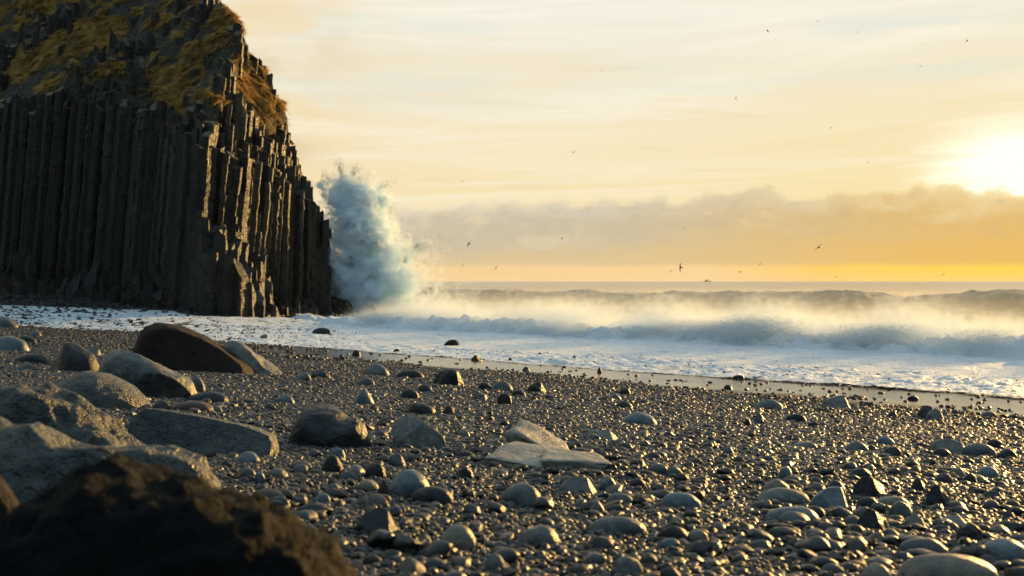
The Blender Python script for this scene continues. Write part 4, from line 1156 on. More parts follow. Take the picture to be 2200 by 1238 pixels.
# columns: cells of an irregular honeycomb, each standing to its own height
def honey(x0, x1, y0, y1, sp, jit=0.24):
    pts = []
    r = 0; y = y0
    while y < y1:
        x = x0 + (0.5 * sp if r % 2 else 0)
        while x < x1:
            pts.append((x + RNG.uniform(-jit, jit) * sp, y + RNG.uniform(-jit, jit) * sp)); x += sp
        y += sp * 0.866; r += 1
    return np.array(pts)
def cell(p, nb, rad):
    poly = [(p[0] + rad * math.cos(a), p[1] + rad * math.sin(a)) for a in np.linspace(0, 2 * math.pi, 13)[:-1]]
    for q in nb:
        mx, my = (p[0] + q[0]) / 2, (p[1] + q[1]) / 2
        nx_, ny_ = q[0] - p[0], q[1] - p[1]
        out = []
        for i in range(len(poly)):
            a, b = poly[i], poly[(i + 1) % len(poly)]
            da_ = (a[0] - mx) * nx_ + (a[1] - my) * ny_; db = (b[0] - mx) * nx_ + (b[1] - my) * ny_
            if da_ <= 0: out.append(a)
            if da_ * db < 0:
                t = da_ / (da_ - db); out.append((a[0] + t * (b[0] - a[0]), a[1] + t * (b[1] - a[1])))
        poly = out
        if len(poly) < 3: return None
    res = []
    for a in poly:
        if not res or math.hypot(a[0] - res[-1][0], a[1] - res[-1][1]) > 0.09: res.append(a)
    return res if len(res) >= 3 else None
def column_geo(poly, cx, cy, z0, z1, rs, shrink=0.985, tip=0.25, leanf=lean, wob=0.055, seg=0.75):
    """prism with cross joints, a tilted broken top and slightly chipped rim"""
    pc = np.array(poly) - np.array([[cx, cy]])
    pc *= shrink
    k = len(pc)
    zs = [z0]
    while zs[-1] < z1 - 0.5: zs.append(min(z1, zs[-1] + rs.uniform(.6, 1.4) * seg))
    if zs[-1] < z1: zs[-1] = z1
    V, F = [], []
    tx, ty = rs.normal(0, tip), rs.normal(0, tip)
    ox = oy = 0
    for li, z in enumerate(zs):
        s = 1 + rs.uniform(-1, 1) * wob
        if 0 < li < len(zs) - 1: ox, oy = rs.normal(0, wob * .6), rs.normal(0, wob * .6)
        last = li == len(zs) - 1
        for rep in ((0,) if (li == 0 or last) else (0, 1)):
            if rep: s = 1 + rs.uniform(-1, 1) * wob; ox, oy = rs.normal(0, wob * .8), rs.normal(0, wob * .8)
            for (px_, py_) in pc:
                zz = z + ((tx * px_ + ty * py_) if last else 0.0) + (rep * 0.03)
                V.append((cx + px_ * s + ox + float(leanf(cx, cy, zz)), cy + py_ * s + oy, zz))
    nl = len(V) // k
    # chamfered cap
    base = (nl - 1) * k
    for (px_, py_) in pc:
        zz = z1 + 0.05 + tx * px_ * .8 + ty * py_ * .8
        V.append((cx + px_ * .84 + float(leanf(cx, cy, zz)), cy + py_ * .84, zz))
    nl += 1
    for l in range(nl - 1):
        for i in range(k):
            j = (i + 1) % k
            F.append((l * k + i, l * k + j, (l + 1) * k + j, (l + 1) * k + i))
    F.append(tuple(range((nl - 1) * k, nl * k)))
    return V, F
rs = np.random.default_rng(5)
cols = []
def add_cells(pts, sp, chooser, **kw):
    for i in range(len(pts)):
        p = pts[i]
        r = chooser(p, i)
        if r is None: continue
        z0, z1, kk = r
        dd_ = np.hypot(pts[:, 0] - p[0], pts[:, 1] - p[1])
        nb = pts[(dd_ > 1e-6) & (dd_ < sp * 1.9)]
        poly = cell(p, nb, sp * 0.72)
        if poly is None: continue
        k2 = dict(kw); k2.update(kk)
        V, F = column_geo(poly, p[0], p[1], z0, z1, rs, **k2)
        cols.append((V, F, p[0], p[1], z0, z1, sp))
SPC = 0.60
H1 = honey(-66, -13, 68, 120, SPC)
tT, tD, tH, tU, tR = top_h(H1[:, 0], H1[:, 1])
tcrag = crag(H1[:, 0], H1[:, 1]); tG = ground(H1[:, 0], H1[:, 1], False)
tier = fbm(H1[:, 0] * .35, H1[:, 1] * .35, 0, 2, 91)
capz = sil_cap(H1[:, 0], H1[:, 1])
def choose1(p, i):
    d_, R_ = tD[i], tR[i]
    lim = 2.1 + 8.0 * R_
    zc_ = tT[i] if R_ <= .5 else tH[i] + 1.75 * max(0, d_ - .9)
    if zc_ > 15.2 + 1.6 * tier[i] and d_ > 1.3: lim = 0
    if d_ < 0 or d_ > lim: 
        # isolated crag blocks poking out of the grass
        if lim <= d_ < 24 and p[1] < 112 and rs.uniform() < 0.03 + 0.50 * (tcrag[i] > .45):
            z1 = tT[i] + rs.uniform(.1, 1.3) * (0.5 + tcrag[i])
            z1 = min(z1, capz[i] - .6)
            return tT[i] - 4.0, z1, dict(tip=.8, shrink=.98, wob=.05)
        return None
    if d_ < 0.75 and rs.uniform() < 0.30: return None
    z1 = tT[i]
    if R_ > .5:
        # right flank: stepped tiers
        z1 = tH[i] + 1.75 * max(0, d_ - 0.9)
        q = 1.0
        z1 = math.floor(z1 / q + 0.8 * tier[i]) * q + rs.uniform(-.45, .55) + .4
        if d_ < 1.7: z1 = tH[i] - rs.uniform(0, 1.2) * (rs.uniform() < .5) - (rs.uniform() < .18) * rs.uniform(2, 6) * (d_ < .8)
        if d_ > 1.6: z1 = max(z1, min(tT[i], capz[i]) - .9)
        z1 = min(z1, capz[i] + rs.uniform(-.30, .10))
        return tG[i] - 1.0 if d_ < 3 else z1 - 6.0, z1, dict(tip=.38)
    z1 = tH[i] + .8 * max(0, d_ - 1) + rs.normal(0, .55) - (rs.uniform() < .10) * rs.uniform(.5, 3.0) * (d_ < .8)
    z1 = min(z1, capz[i])
    return tG[i] - 1.0, z1, dict(tip=.5)
add_cells(H1, SPC, choose1)
# broken stumps stepping down from the corner
H2 = honey(-21.5, -14.5, 68.5, 79, 0.82, .28)
d2, h2_, u2_ = front_info(H2[:, 0], H2[:, 1])
pxs2 = 1100 + FPX * H2[:, 0] / H2[:, 1]
g2 = ground(H2[:, 0], H2[:, 1], False)
yfr = np.interp(pxs2, [410, 450, 500, 560, 585], [73.0, 70.6, 70.2, 71.6, 75.0])
rowt = np.interp(pxs2, [400, 418, 440, 470, 500, 530, 555, 572, 590], [520, 488, 478, 492, 520, 540, 575, 620, 668])
def choose2(p, i):
    if d2[i] > -0.15 or H2[i, 1] < yfr[i] or pxs2[i] < 408 or pxs2[i] > 588: return None
    back = (H2[i, 1] - yfr[i]) / max(0.5, (-d2[i]) + (H2[i, 1] - yfr[i]))
    row = rowt[i] + (1 - min(1, back * 1.3)) * 62 + rs.uniform(-16, 20)
    z1 = CAMZ + (HOR - row) / FPX * p[1]
    if z1 < g2[i] + .2: z1 = g2[i] + rs.uniform(.2, .6)
    return g2[i] - 1.0, z1, dict(tip=.75, wob=.05, leanf=lambda a, b, c: 0.0)
add_cells(H2, 0.82, choose2)
# rubble and flared feet at the base of the left wall and along the flank
H3 = honey(-62, -13, 68, 112, 0.95, .34)
d3, h3_, u3_ = front_info(H3[:, 0], H3[:, 1]); g3 = ground(H3[:, 0], H3[:, 1], False)
def choose3(p, i):
    if d3[i] > -0.05 or d3[i] < -1.7 or u3_[i] > 13: return None
    if 5.8 < u3_[i] < 9.0: return None
    hmax = (3.4 + 1.3 * math.sin(p[0] * .9)) * (1 + d3[i] / 1.9) * (.8 if u3_[i] < 7 else .55)
    return g3[i] - 1.0, g3[i] + max(.15, hmax * rs.uniform(.35, 1.1)), dict(tip=1.0, wob=.09, shrink=1.0, leanf=lambda a, b, c: 0.0, seg=.7)
add_cells(H3, 0.95, choose3)
# the hundred columns that show largest are parts of their own, the rest one mesh
def show(c):
    V, F, x, y, z0, z1, sp = c
    dd_, _, uu = front_info([x], [y])
    vis = (z1 - max(z0, 0)) * sp if dd_[0] < 1.1 else 0
    return vis if x / y > -0.47 else 0
order = sorted(range(len(cols)), key=lambda i: -show(cols[i]))
for i in order[:100]:
    V, F = cols[i][:2]
    obj('rock_column', mesh_np('rock_column', np.array(V) - np.array(CO), F, False), M_cliff, cliff)
AV, AF = [], []
for i in order[100:]:
    V, F = cols[i][:2]; o_ = len(AV)
    AV += V; AF += [tuple(v + o_ for v in f) for f in F]
rest = obj('rock_columns', mesh_np('rock_columns', np.array(AV) - np.array(CO), AF, False), M_cliff, cliff)
rest['kind'] = 'stuff'
print('columns', len(cols), 'verts', len(AV))

# ochre grass hanging over the ledges
def tuft_mesh():
    V, F = [], []
    for b in range(34):
        a = RNG.uniform(0, 6.283); r = RNG.uniform(0, .28); L = RNG.uniform(.22, .50); w = RNG.uniform(.018, .04)
        bx, by = r * math.cos(a), r * math.sin(a)
        dx_, dy_ = math.cos(a + RNG.normal(0, .5)), math.sin(a + RNG.normal(0, .5))
        o_ = len(V)
        for k in range(4):
            t = k / 3
            out = L * (0.30 * t + .55 * t * t); up_ = L * (0.95 * t - .95 * t * t)
            ww = w * (1 - t * .9)
            V.append((bx + dx_ * out - dy_ * ww, by + dy_ * out + dx_ * ww, up_)); V.append((bx + dx_ * out + dy_ * ww, by + dy_ * out - dx_ * ww, up_))
        for k in range(3): F.append((o_ + 2 * k, o_ + 2 * k + 1, o_ + 2 * k + 3, o_ + 2 * k + 2))
    return np.array(V), F
def grass_mat():
    m, N, out = new_mat('dry_grass')
    P = N.n('ShaderNodeNewGeometry').outputs['Position']
    n = N.noise(P, 0.7, 4.0, 0.6); q = N.noise(P, 5.0, 2.0, 0.6)
    c = N.mix(N.ss(n, 0.38, 0.62), (0.30, 0.18, 0.048), (0.62, 0.37, 0.09)) if True else N.mix(N.ss(n, 0.35, 0.65), (0.36, 0.185, 0.035), (0.48, 0.28, 0.055))
    c = N.mix(N.ss(q, 0.52, 0.72, 0.0, 0.6), c, (0.22, 0.16, 0.03))
    p = N.n('ShaderNodeBsdfPrincipled'); N.set(p.inputs['Base Color'], c); p.inputs['Roughness'].default_value = 0.7
    p.inputs['Specular IOR Level'].default_value = 0.2
    tr = N.n('ShaderNodeBsdfTranslucent'); N.set(tr.inputs[0], c)
    mx = N.n('ShaderNodeMixShader'); mx.inputs[0].default_value = 0.45
    N.t.links.new(p.outputs[0], mx.inputs[1]); N.t.links.new(tr.outputs[0], mx.inputs[2]); N.t.links.new(mx.outputs[0], out.inputs[0])
    return m
M_grass = grass_mat()
ng = 90000
sel = RNG.integers(0, len(X), ng * 3)
xx, yy, zz = X[sel], Y[sel], Z[sel]
prob = np.clip((ga[sel] - 0.30) * 2.4, 0, 1)
k = ok[sel] & (RNG.uniform(size=len(sel)) < prob) & (yy < 122) & (xx > -62)
sel = sel[k][:42000]
gx_, gy2, gz_ = X[sel] + RNG.uniform(-.08, .08, len(sel)), Y[sel] + RNG.uniform(-.08, .08, len(sel)), Z[sel]
slx = gz[sel]; sly = gy_[sel]
TV, TF = tuft_mesh()
TV2, _ = tuft_mesh()
AV = []; nT = len(TV)
yaw = RNG.uniform(0, 6.283, len(sel)); sca = RNG.uniform(.6, 1.25, len(sel))
c_, s_ = np.cos(yaw), np.sin(yaw)
sl = np.hypot(slx, sly) + 1e-6
mag = np.clip(sl, 0, 2.0)
Bx = TV[None, :, 0] * c_[:, None] - TV[None, :, 1] * s_[:, None]
By = TV[None, :, 0] * s_[:, None] + TV[None, :, 1] * c_[:, None]
Bz = TV[None, :, 2] * 1.0
# blades lie down the slope
dxn, dyn = -(slx / sl)[:, None], -(sly / sl)[:, None]
Bx = Bx + dxn * Bz * 0.6 * mag[:, None] * .6; By = By + dyn * Bz * 0.6 * mag[:, None] * .6
down = np.maximum(Bx * dxn + By * dyn, -0.25)
Bz2 = Bz * .8 - down * mag[:, None] * 0.62
VX = (gx_[:, None] + Bx * sca[:, None] + lean(gx_, gy2, gz_)[:, None]); VY = gy2[:, None] + By * sca[:, None]; VZ = gz_[:, None] + Bz2 * sca[:, None]
GV = np.stack([VX.ravel(), VY.ravel(), VZ.ravel()], 1) - np.array(CO)
TFa = np.array(TF)
GF = (TFa[None] + (np.arange(len(sel)) * nT)[:, None, None]).reshape(-1, 4)
gr = obj('grass', mesh_np('grass', GV, GF), M_grass, cliff)
gr['kind'] = 'stuff'
print('grass verts', len(GV))

# ------------------------------------------------------------------ the wave bursting against the point
def shell(name, pts, seed, sub=4):
    """closed lumpy hull around a set of balls (c, r)"""
    V, F = ICO[sub]
    c0 = np.mean([p[0] for p in pts], 0)
    out = np.zeros_like(V)
    rad = np.zeros(len(V))
    for c, r in pts:
        oc = c0 - c
        b = V @ oc; q = oc @ oc - r * r
        disc = b * b - q
        t = np.where(disc > 0, -b + np.sqrt(np.maximum(disc, 0)), 0)
        rad = np.maximum(rad, t)
    return V * (rad * 1.0 + .05)[:, None] + c0, F
SY = 93.5
def sp(px, row, rpx, y=SY, f=1.08):
    c = np.array(at(px, row, y)); return c, rpx / FPX * y * f
blobs = [  # centre, radius, strength
    (sp(745, 420, 58), 1.0), (sp(735, 560, 40), 1.0), (sp(742, 625, 42), 1.0), (sp(742, 672, 42), 1.0), (sp(728, 505, 34), 1.0), (sp(782, 440, 56, SY + 1), .9), (sp(742, 470, 46), .9), (sp(785, 500, 70), 1.0), (sp(832, 505, 55, SY + 2), .55), (sp(765, 545, 62), 1.0),
    (sp(788, 590, 78), 1.1), (sp(858, 560, 55, SY + 1), .55), (sp(850, 610, 66), .7), (sp(778, 650, 68), 1.1), (sp(850, 668, 60), .8), (sp(905, 640, 65, SY + 1), .35),
    (sp(915, 675, 56), .6), (sp(885, 590, 55, SY), .35), (sp(900, 620, 60, SY), .35), (sp(880, 520, 48, SY + 2), .22), (sp(950, 655, 62, SY + 2), .55), (sp(1005, 675, 48, SY + 2), .5), (sp(905, 545, 50, SY + 2), .45), (sp(940, 600, 50, SY + 2), .4),
]
def splash_mat():
    m, N, out = new_mat('sea_spray')
    P = N.n('ShaderNodeNewGeometry').outputs['Position']
    w1 = N.v('SCALE', N.v('SUBTRACT', N.noise(P, 0.42, 3.0, 0.55, color=True), (0.5, 0.5, 0.5)))
    w1.node.inputs['Scale'].default_value = 6.5
    w2 = N.v('SCALE', N.v('SUBTRACT', N.noise(P, 1.6, 3.0, 0.6, color=True), (0.5, 0.5, 0.5)))
    w2.node.inputs['Scale'].default_value = 4.6
    Q = N.v('ADD', P, N.v('ADD', w1, w2))
    tot = None
    for (c, r), st in blobs:
        dd_ = N.v('LENGTH', N.v('SUBTRACT', Q, tuple(float(v) for v in c)), out=1)
        v = N.m('MULTIPLY', N.ss(dd_, r * 1.12, r * 0.45), st)
        tot = v if tot is None else N.m('MAXIMUM', tot, v)
    fine = N.noise(P, 2.6, 5.0, 0.7)
    big_ = N.noise(P, 0.75, 4.0, 0.6, 0.5)
    k = N.m('ADD', tot, N.m('MULTIPLY', N.m('SUBTRACT', fine, 0.5), 2.3))
    k = N.m('ADD', k, N.m('MULTIPLY', N.m('SUBTRACT', big_, 0.5), 2.0))
    dens = N.m('MULTIPLY', N.ss(k, 0.42, 1.0), N.ss(tot, 0.02, 0.25))
    x, y, z = N.sep(P)
    # denser at the rock, thinning down wind
    wind = N.ss(x, -5.0, -12.0, 0.12, 1.0)
    d = N.m('MULTIPLY', N.m('MULTIPLY', dens, wind), 7.0)
    vs = N.n('ShaderNodeVolumePrincipled')
    vs.inputs['Color'].default_value = (0.875, 0.96, 1.0, 1)
    vs.inputs['Anisotropy'].default_value = 0.0
    N.set(vs.inputs['Density'], d)
    N.t.links.new(vs.outputs[0], out.inputs['Volume'])
    try: m.cycles.volume_step_rate = 0.6
    except Exception: pass
    return m
SV, SF = shell('sea_spray', [((np.array(c)), r * 1.25 + .6) for (c, r), s in blobs], 3)
splash = obj('wave_burst', mesh_np('wave_burst', SV, SF), splash_mat(), kind='stuff')
splash['label'] = 'towering burst of white spray where a wave strikes the cliff'

# flying drops: grain of the burst and of the surf, one mesh
OCT_V = np.array([(1, 0, 0), (-1, 0, 0), (0, 1, 0), (0, -1, 0), (0, 0, 1), (0, 0, -1)], float)
OCT_F = np.array([(0, 2, 4), (2, 1, 4), (1, 3, 4), (3, 0, 4), (2, 0, 5), (1, 2, 5), (3, 1, 5), (0, 3, 5)])
def drops(name, pts, rad, parent=None):
    n = len(pts)
    st = RNG.uniform(.6, 1.7, (n, 3))
    V = (OCT_V[None] * (rad[:, None] * st)[:, None, :] + pts[:, None, :]).reshape(-1, 3)
    F = (OCT_F[None] + (np.arange(n) * 6)[:, None, None]).reshape(-1, 3)
    return obj(name, mesh_np(name, V, F), M_drop, parent)
M_drop, DN, dout = new_mat('water_drops')
dp = DN.n('ShaderNodeBsdfPrincipled'); dp.inputs['Base Color'].default_value = (0.86, 0.93, 0.96, 1); dp.inputs['Roughness'].default_value = 0.4
dt = DN.n('ShaderNodeBsdfTranslucent'); dt.inputs[0].default_value = (0.86, 0.93, 0.96, 1)
dm = DN.n('ShaderNodeMixShader'); dm.inputs[0].default_value = 0.5
DN.t.links.new(dp.outputs[0], dm.inputs[1]); DN.t.links.new(dt.outputs[0], dm.inputs[2]); DN.t.links.new(dm.outputs[0], dout.inputs[0])
C_ = np.array([c for (c, r), st in blobs]); R_s = np.array([r for (c, r), st in blobs]); S_t = np.array([st for (c, r), st in blobs])
lo = (C_ - R_s[:, None]).min(0) - 1; hi = (C_ + R_s[:, None]).max(0) + 1
q = RNG.uniform(lo, hi, (900000, 3))
wv = np.stack([fbm(q[:, 0] * .45, q[:, 1] * .45, q[:, 2] * .45, 3, 200 + j) for j in range(3)], 1) * 1.7
wv2 = np.stack([fbm(q[:, 0] * 1.5, q[:, 1] * 1.5, q[:, 2] * 1.5, 2, 210 + j) for j in range(3)], 1) * .6
qq = q + wv + wv2
tot = np.zeros(len(q))
for c, r, st in zip(C_, R_s, S_t):
    tot = np.maximum(tot, (1 - sstep(np.linalg.norm(qq - c, axis=1), r * .5, r * 1.2)) * st)
kk = tot + .55 * fbm(q[:, 0] * 1.6, q[:, 1] * 1.6, q[:, 2] * 1.6, 4, 220, .65)
pr = sstep(kk, .25, 1.25) * (0.06 + 0.94 * (1 - sstep(q[:, 0], -12.6, -5.5)))
sel_ = RNG.uniform(size=len(q)) < pr * .55
q = q[sel_]
JT = [q]
for _ in range(46):
    b0 = blobs[int(RNG.integers(0, 14))][0]
    c0_, r0_ = b0
    ang = RNG.uniform(-0.5, 3.3)
    dirv = np.array([math.cos(ang) * .8, RNG.normal(0, .3), abs(math.sin(ang)) + .25]); dirv /= np.linalg.norm(dirv)
    Lj = RNG.uniform(.8, 2.6); nj = int(RNG.uniform(250, 900))
    t_ = RNG.uniform(0, 1, nj) ** 1.3
    jp = c0_ + dirv * (r0_ * .75 + Lj * t_[:, None]) + np.array([0, 0, -1.0]) * (0.35 * Lj * t_[:, None] ** 2) + RNG.normal(0, 1, (nj, 3)) * (.08 + .22 * t_[:, None])
    JT.append(jp)
q = np.concatenate(JT)
q = q[(q[:, 2] > 0.1) & (1100 + FPX * q[:, 0] / q[:, 1] > 690)]
print('burst drops', len(q))
o = drops('flying_water_drops', q, RNG.uniform(.009, .028, len(q)), None)
o['kind'] = 'stuff'; o['label'] = 'countless white drops flung up against the cliff by the wave'
# drops along the surf: ragged little fountains
na_ = 420
pa = RNG.uniform(-58, 13, na_); amp_ = np.clip(.26 + 1.15 * fbm(pa * .12, 0 * pa, 0, 3, 231) + .6 * fbm(pa * .5, 0 * pa, 0, 2, 232), .12, 1.7) * (1 + .25 * sstep(pa, -35, -45))
PD = []
for a_, am in zip(pa, amp_):
    n_ = int(200 + 700 * am)
    s0_ = 43.6 + RNG.normal(0, .9)
    la, ls = RNG.normal(0, .35), RNG.normal(0, .25)
    t = RNG.uniform(0, 1, n_) ** .8
    rr_ = (.14 + .55 * t) * (.5 + am * .6)
    aa = a_ + la * t * am + RNG.normal(0, 1, n_) * rr_
    ssx = s0_ + ls * t + RNG.normal(0, 1, n_) * rr_
    zz_ = .25 + am * 1.25 * t * (1 - .15 * t) + RNG.normal(0, .12, n_)
    x_, y_ = swrap(aa, ssx)
    PD.append(np.stack([x_, y_, zz_], 1))
PD = np.concatenate(PD)
print('surf drops', len(PD))
o = drops('surf_water_drops', PD, RNG.uniform(.006, .018, len(PD)))
o['kind'] = 'stuff'; o['label'] = 'white drops thrown up by the breaking surf'

# ------------------------------------------------------------------ gulls
def gull_mesh(span=1.25, raise_=0.25, bend=0.3, L=0.5):
    """body, head, bill, tail and two swept wings in one continuous skin"""
    bm = bmesh.new()
    st = [(-.50, .004, 0), (-.40, .05, 0), (-.28, .045, .0), (-.10, .075, .0), (.06, .085, .0), (.20, .07, .005), (.30, .048, .015), (.37, .048, .022), (.42, .03, .018), (.46, .012, .012), (.52, .004, .005)]
    rings = []
    for yy_, r, zz_ in st:
        fl = .35 if yy_ < -.3 else .85
        wid = 1.5 if yy_ < -.3 else 1.0
        rings.append([bm.verts.new((r * wid * math.cos(a), yy_ * L * 2 * .55, zz_ + r * fl * math.sin(a))) for a in np.linspace(0, 2 * math.pi, 9)[:-1]])
    for a, b in zip(rings, rings[1:]):
        for i in range(8): bm.faces.new((a[i], a[(i + 1) % 8], b[(i + 1) % 8], b[i]))
    bm.faces.new(rings[0][::-1]); bm.faces.new(rings[-1])
    for sg in (-1, 1):
        sec = []
        for t in (0, .18, .42, .7, .9, 1.0):
            x = sg * (.05 + t * (span / 2 - .05))
            z = .02 + (raise_ * min(t, .45) / .45 - bend * max(0, t - .45) / .55) * .5
            yc = .06 + .10 * min(t, .45) / .45 - .26 * max(0, t - .45) / .55
            ch = .17 * (1 - t) ** .55 + .015
            th_ = .018 * (1 - t) + .004
            sec.append([bm.verts.new((x, yc + ch * .45, z)), bm.verts.new((x, yc + ch * .1, z + th_)), bm.verts.new((x, yc - ch * .55, z)), bm.verts.new((x, yc + ch * .1, z - th_ * .4))])
        for a, b in zip(sec, sec[1:]):
            for i in range(4):
                f = (a[i], a[(i + 1) % 4], b[(i + 1) % 4], b[i])
                bm.faces.new(f if sg > 0 else f[::-1])
        bm.faces.new(sec[-1]); bm.faces.new(sec[0][::-1])
    me = bpy.data.meshes.new('gull'); bm.to_mesh(me); bm.free()
    me.polygons.foreach_set('use_smooth', [True] * len(me.polygons))
    return me
mb, Nb, ob = new_mat('gull_plumage')
principled(Nb, ob, Nb.mix(Nb.ss(Nb.noise(Nb.n('ShaderNodeTexCoord').outputs['Object'], 4.0), .4, .6), (0.02, 0.02, 0.02), (0.07, 0.065, 0.06)), 0.7)
gm = [gull_mesh(1.3, .5, .5), gull_mesh(1.3, .15, .1), gull_mesh(1.3, .7, .2), gull_mesh(1.25, -.3, .35)]
for g in gm: g.materials.append(mb)
# (px, row, apparent size in px, shape, roll, heading)
GU = [(1232, 328, 11, 0, 0, 10), (1463, 575, 12, 1, 80, 100), (1008, 525, 11, 1, -45, 60), (1759, 532, 13, 1, -38, 20), (1649, 68, 8, 0, 15, 60), (1580, 212, 7, 2, 80, 30),
      (1208, 513, 6, 2, 40, 120), (1469, 492, 5, 2, 50, 40), (1865, 350, 6, 2, 60, 200), (1664, 85, 5, 1, 60, 10), (1293, 152, 6, 1, 75, 20), (993, 390, 5, 1, 20, 80), (2077, 89, 8, 1, -45, 30),
      (1841, 71, 5, 2, 50, 10), (1785, 276, 4, 2, 30, 90), (1441, 584, 8, 0, -10, 10), (1590, 585, 7, 0, 15, 30), (1797, 596, 8, 1, 5, 20), (2027, 590, 7, 1, -30, 10), (1633, 568, 6, 1, -35, 30),
      (1066, 576, 9, 1, -50, 20), (995, 570, 6, 1, -60, 20), (1140, 600, 5, 1, -20, 20), (863, 509, 4, 2, 10, 70), (898, 542, 4, 2, 50, 10), (810, 40, 4, 1, 10, 30), (583, 205, 5, 1, -45, 20), (530, 14, 4, 1, 0, 0),
      (1756, 47, 4, 2, 0, 40), (2125, 114, 4, 1, 20, 10), (1737, 103, 3, 1, 30, 0), (1857, 108, 3, 1, 10, 0), (1971, 146, 4, 1, -10, 0), (1977, 143, 4, 1, 30, 50), (1973, 138, 3, 1, 0, 90), (2147, 188, 4, 1, 10, 0),
      (1613, 175, 4, 1, 10, 20), (1542, 215, 3, 1, 40, 0), (1535, 236, 4, 1, 5, 0), (1495, 258, 4, 1, 20, 30), (1430, 221, 4, 1, 10, 0), (1421, 176, 4, 1, 50, 0), (1431, 517, 3, 1, 0, 20), (1263, 169, 3, 1, 10, 0), (1221, 528, 3, 1, 40, 0), (1245, 92, 3, 1, 0, 0)]
GL = {0: 'arched-winged gull, seen alone in the middle of the sky above the cloud bank', 1: 'gull banking with wings upright just above the horizon', 2: 'gull gliding slantwise in front of the cloud bank, nearest the spray',
      3: 'slender gull climbing slantwise before the golden part of the cloud bank', 4: 'gull with drooped wings high in the pale upper sky', 5: 'dark gull seen edge-on in the upper middle sky',
      6: 'dark gull flying in front of the light patch in the cloud bank', 7: 'small dark gull in front of the cloud bank above the one banking over the horizon', 8: 'small dark gull just left of the bright glow of the sun',
      9: 'small gull just below the droop-winged one high in the sky', 10: 'thin gull high above the arched-winged one', 12: 'pale thin gull slanting at the upper right of the sky',
      15: 'low gull left of the one banking over the horizon', 16: 'low gull with bent wings right of the distant ship', 17: 'flat-winged gull skimming the horizon at right', 18: 'gull against the yellow strip of sky at far right',
      20: 'slanting gull low over the sea right of the spray', 27: 'tiny gull at the top edge beside the grassy cliff top', 26: 'tiny gull just off the bulge of the cliff edge', 25: 'tiny gull high in the left part of the open sky'}
for i, (px, row, size, sh, roll, head) in enumerate(GU):
    dist = 1.3 * FPX / (size * 1.7)
    o = bpy.data.objects.new('gull', gm[sh]); COL.objects.link(o)
    o.location = at(px, row, dist)
    o.rotation_euler = Euler((R(8), R(roll), R(head)), 'XYZ')
    o['category'] = 'bird'
    o['label'] = GL.get(i, 'distant gull, a mere speck against the pale evening sky')
    o['group'] = 'gulls flying over the sea'

# ------------------------------------------------------------------ ship on the horizon
ship = bpy.data.objects.new('ship', None); COL.objects.link(ship)
dist = 5200.0
sp_ = at(1520, HOR, dist)
ship.location = (sp_.x, dist, 0)
ship['label'] = 'small hazy fishing ship far out on the horizon'; ship['category'] = 'ship'
ms, Ns, os_ = new_mat('ship_paint')
principled(Ns, os_, Ns.mix(Ns.noise(Ns.n('ShaderNodeTexCoord').outputs['Object'], .3), (0.20, 0.19, 0.18), (0.30, 0.28, 0.26)), 0.6)
def hull():
    V, F = [], []
    for t in np.linspace(-1, 1, 13):
        b = 4.5 * (1 - max(0, t) ** 2.5) * (1 if t > -.9 else .85) + .15
        top = 3.2 + 1.8 * max(0, t) ** 2 + .6 * max(0, -t) ** 2
        x = t * 17
        V += [(x, -b, top), (x * .96, -b * .75, -.5), (x * .96, b * .75, -.5), (x, b, top)]
    for k in range(12):
        for j in range(3): F.append((k * 4 + j, k * 4 + j + 1, k * 4 + 5 + j, k * 4 + 4 + j))
        F.append((k * 4 + 3, k * 4, k * 4 + 4, k * 4 + 7))
    F.append((0, 3, 2, 1)); F.append((48, 49, 50, 51))
    return V, F
V, F = hull()
obj('hull', mesh_np('hull', V, F, False), ms, ship)
def boxm(name, boxes):
    bm = bmesh.new()
    for (cx, cy_, cz, sx, sy, sz) in boxes:
        r = bmesh.ops.create_cube(bm, size=1.0)
        bmesh.ops.scale(bm, vec=(sx, sy, sz), verts=r['verts']); bmesh.ops.translate(bm, vec=(cx, cy_, cz), verts=r['verts'])
    bmesh.ops.bevel(bm, geom=bm.edges[:], offset=.15, segments=1, affect='EDGES')
    me = bpy.data.meshes.new(name); bm.to_mesh(me); bm.free(); return me
obj('wheelhouse', boxm('wheelhouse', [(-4, 0, 5.2, 11, 6.5, 4), (-3, 0, 8.2, 6, 5.2, 2.2)]), ms, ship)
obj('mast', boxm('mast', [(-2, 0, 11.8, .6, .6, 5.2), (9, 0, 7.2, .6, .6, 6.5), (5.5, 0, 9.8, 7.2, .4, .4)]), ms, ship)

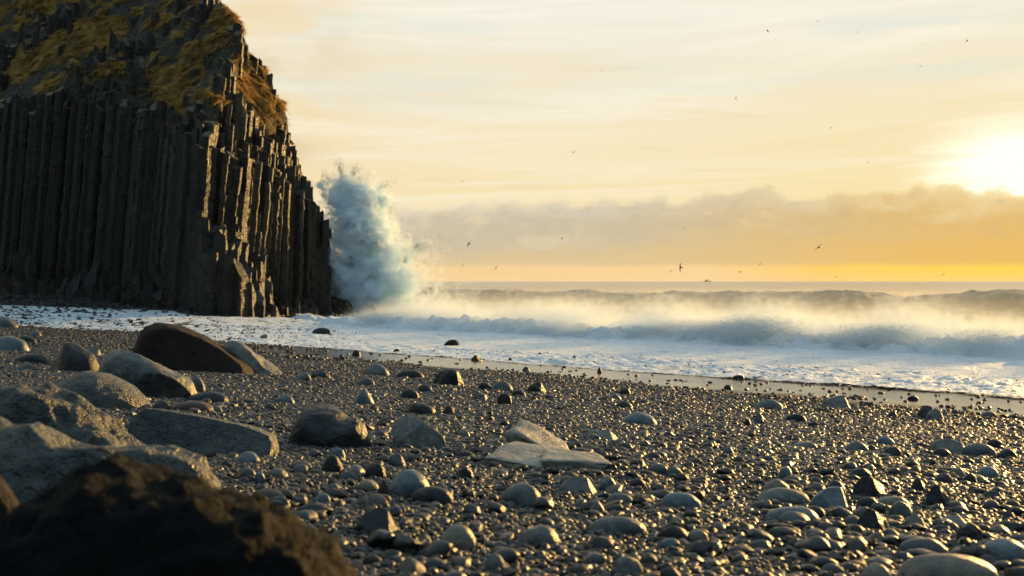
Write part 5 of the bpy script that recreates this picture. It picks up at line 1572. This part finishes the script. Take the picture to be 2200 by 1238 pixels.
# ------------------------------------------------------------------ spray over the surf, mist over the sea, and the evening air
def vol_box(name, s0, s1, a0, a1, z0, z1):
    V = []
    for z in (z0, z1):
        for (A, S) in ((a0, s0), (a1, s0), (a1, s1), (a0, s1)):
            x, y = swrap(A, S); V.append((x, y, z))
    F = [(0, 3, 2, 1), (4, 5, 6, 7), (0, 1, 5, 4), (1, 2, 6, 5), (2, 3, 7, 6), (3, 0, 4, 7)]
    return mesh_np(name, np.array(V), F, False)
def surf_spray_mat():
    m, N, out = new_mat('surf_spray')
    P = N.n('ShaderNodeNewGeometry').outputs['Position']; x, y, z = N.sep(P)
    S = N.m('MULTIPLY', N.m('ADD', x, y), 0.70711); A = N.m('MULTIPLY', N.m('SUBTRACT', x, y), 0.70711)
    w = N.noise(P, 1.3, 3.0, 0.6)
    line = N.noise(N.xyz(A, 0.0, 0.0), 0.33, 3.0, 0.6)
    top = N.m('ADD', 1.0, N.m('MULTIPLY', N.ss(line, 0.34, 0.66), 1.5))
    zz = N.m('DIVIDE', z, top)
    sc_ = N.m('ADD', N.m('SUBTRACT', S, 44.6), N.m('MULTIPLY', N.m('SUBTRACT', w, 0.5), 4.0))
    prof_ = N.m('MULTIPLY', N.ss(sc_, -2.2, -0.6), N.ss(sc_, 6.5, 0.5))
    k = N.m('ADD', N.m('SUBTRACT', 1.15, zz), N.m('MULTIPLY', N.m('SUBTRACT', N.noise(P, 2.4, 5.0, 0.7), 0.5), 2.2))
    d = N.m('MULTIPLY', N.m('MULTIPLY', N.ss(k, 0.0, 1.0), prof_), 0.95)
    vs = N.n('ShaderNodeVolumePrincipled'); vs.inputs['Color'].default_value = (0.88, 0.96, 0.99, 1); vs.inputs['Anisotropy'].default_value = 0.2
    N.set(vs.inputs['Density'], d); N.t.links.new(vs.outputs[0], out.inputs['Volume'])
    return m
o = obj('surf_spray', vol_box('surf_spray', 41, 52, -57, 12, -0.4, 2.6), surf_spray_mat(), kind='stuff')
o['label'] = 'low ragged spray thrown up along the breaking surf'
def mist_mat():
    m, N, out = new_mat('sea_mist')
    P = N.n('ShaderNodeNewGeometry').outputs['Position']; x, y, z = N.sep(P)
    n = N.noise(P, 0.09, 3.0, 0.6)
    hgt = N.m('POWER', N.ss(z, 4.0, 0.0), 2.0)
    S = N.m('MULTIPLY', N.m('ADD', x, y), 0.70711)
    d = N.m('MULTIPLY', N.m('MULTIPLY', hgt, N.ss(n, 0.3, 0.7, 0.25, 1.0)), N.m('MULTIPLY', N.m('MULTIPLY', N.ss(S, 50, 72), N.ss(S, 150, 118)), 0.0095))
    vs = N.n('ShaderNodeVolumePrincipled'); vs.inputs['Color'].default_value = (0.99, 0.93, 0.80, 1); vs.inputs['Anisotropy'].default_value = 0.45
    N.set(vs.inputs['Density'], d); N.t.links.new(vs.outputs[0], out.inputs['Volume'])
    return m
o = obj('sea_mist', vol_box('sea_mist', 52.2, 150, -110, 90, -0.5, 4.7), mist_mat(), kind='stuff')
o['label'] = 'golden mist hanging over the waves beyond the surf'
hm, HN, ho = new_mat('haze')
vs = HN.n('ShaderNodeVolumePrincipled'); vs.inputs['Color'].default_value = (0.98, 0.96, 0.92, 1); vs.inputs['Density'].default_value = 0.00003; vs.inputs['Anisotropy'].default_value = 0.0
HN.t.links.new(vs.outputs[0], ho.inputs['Volume'])
bm = bmesh.new(); r_ = bmesh.ops.create_cube(bm, size=1.0)
bmesh.ops.scale(bm, vec=(28000, 28000, 62), verts=bm.verts); bmesh.ops.translate(bm, vec=(0, 0, 20), verts=bm.verts)
me = bpy.data.meshes.new('haze'); bm.to_mesh(me); bm.free()
o = obj('haze', me, hm, kind='stuff'); o['label'] = 'thin golden haze over the sea'
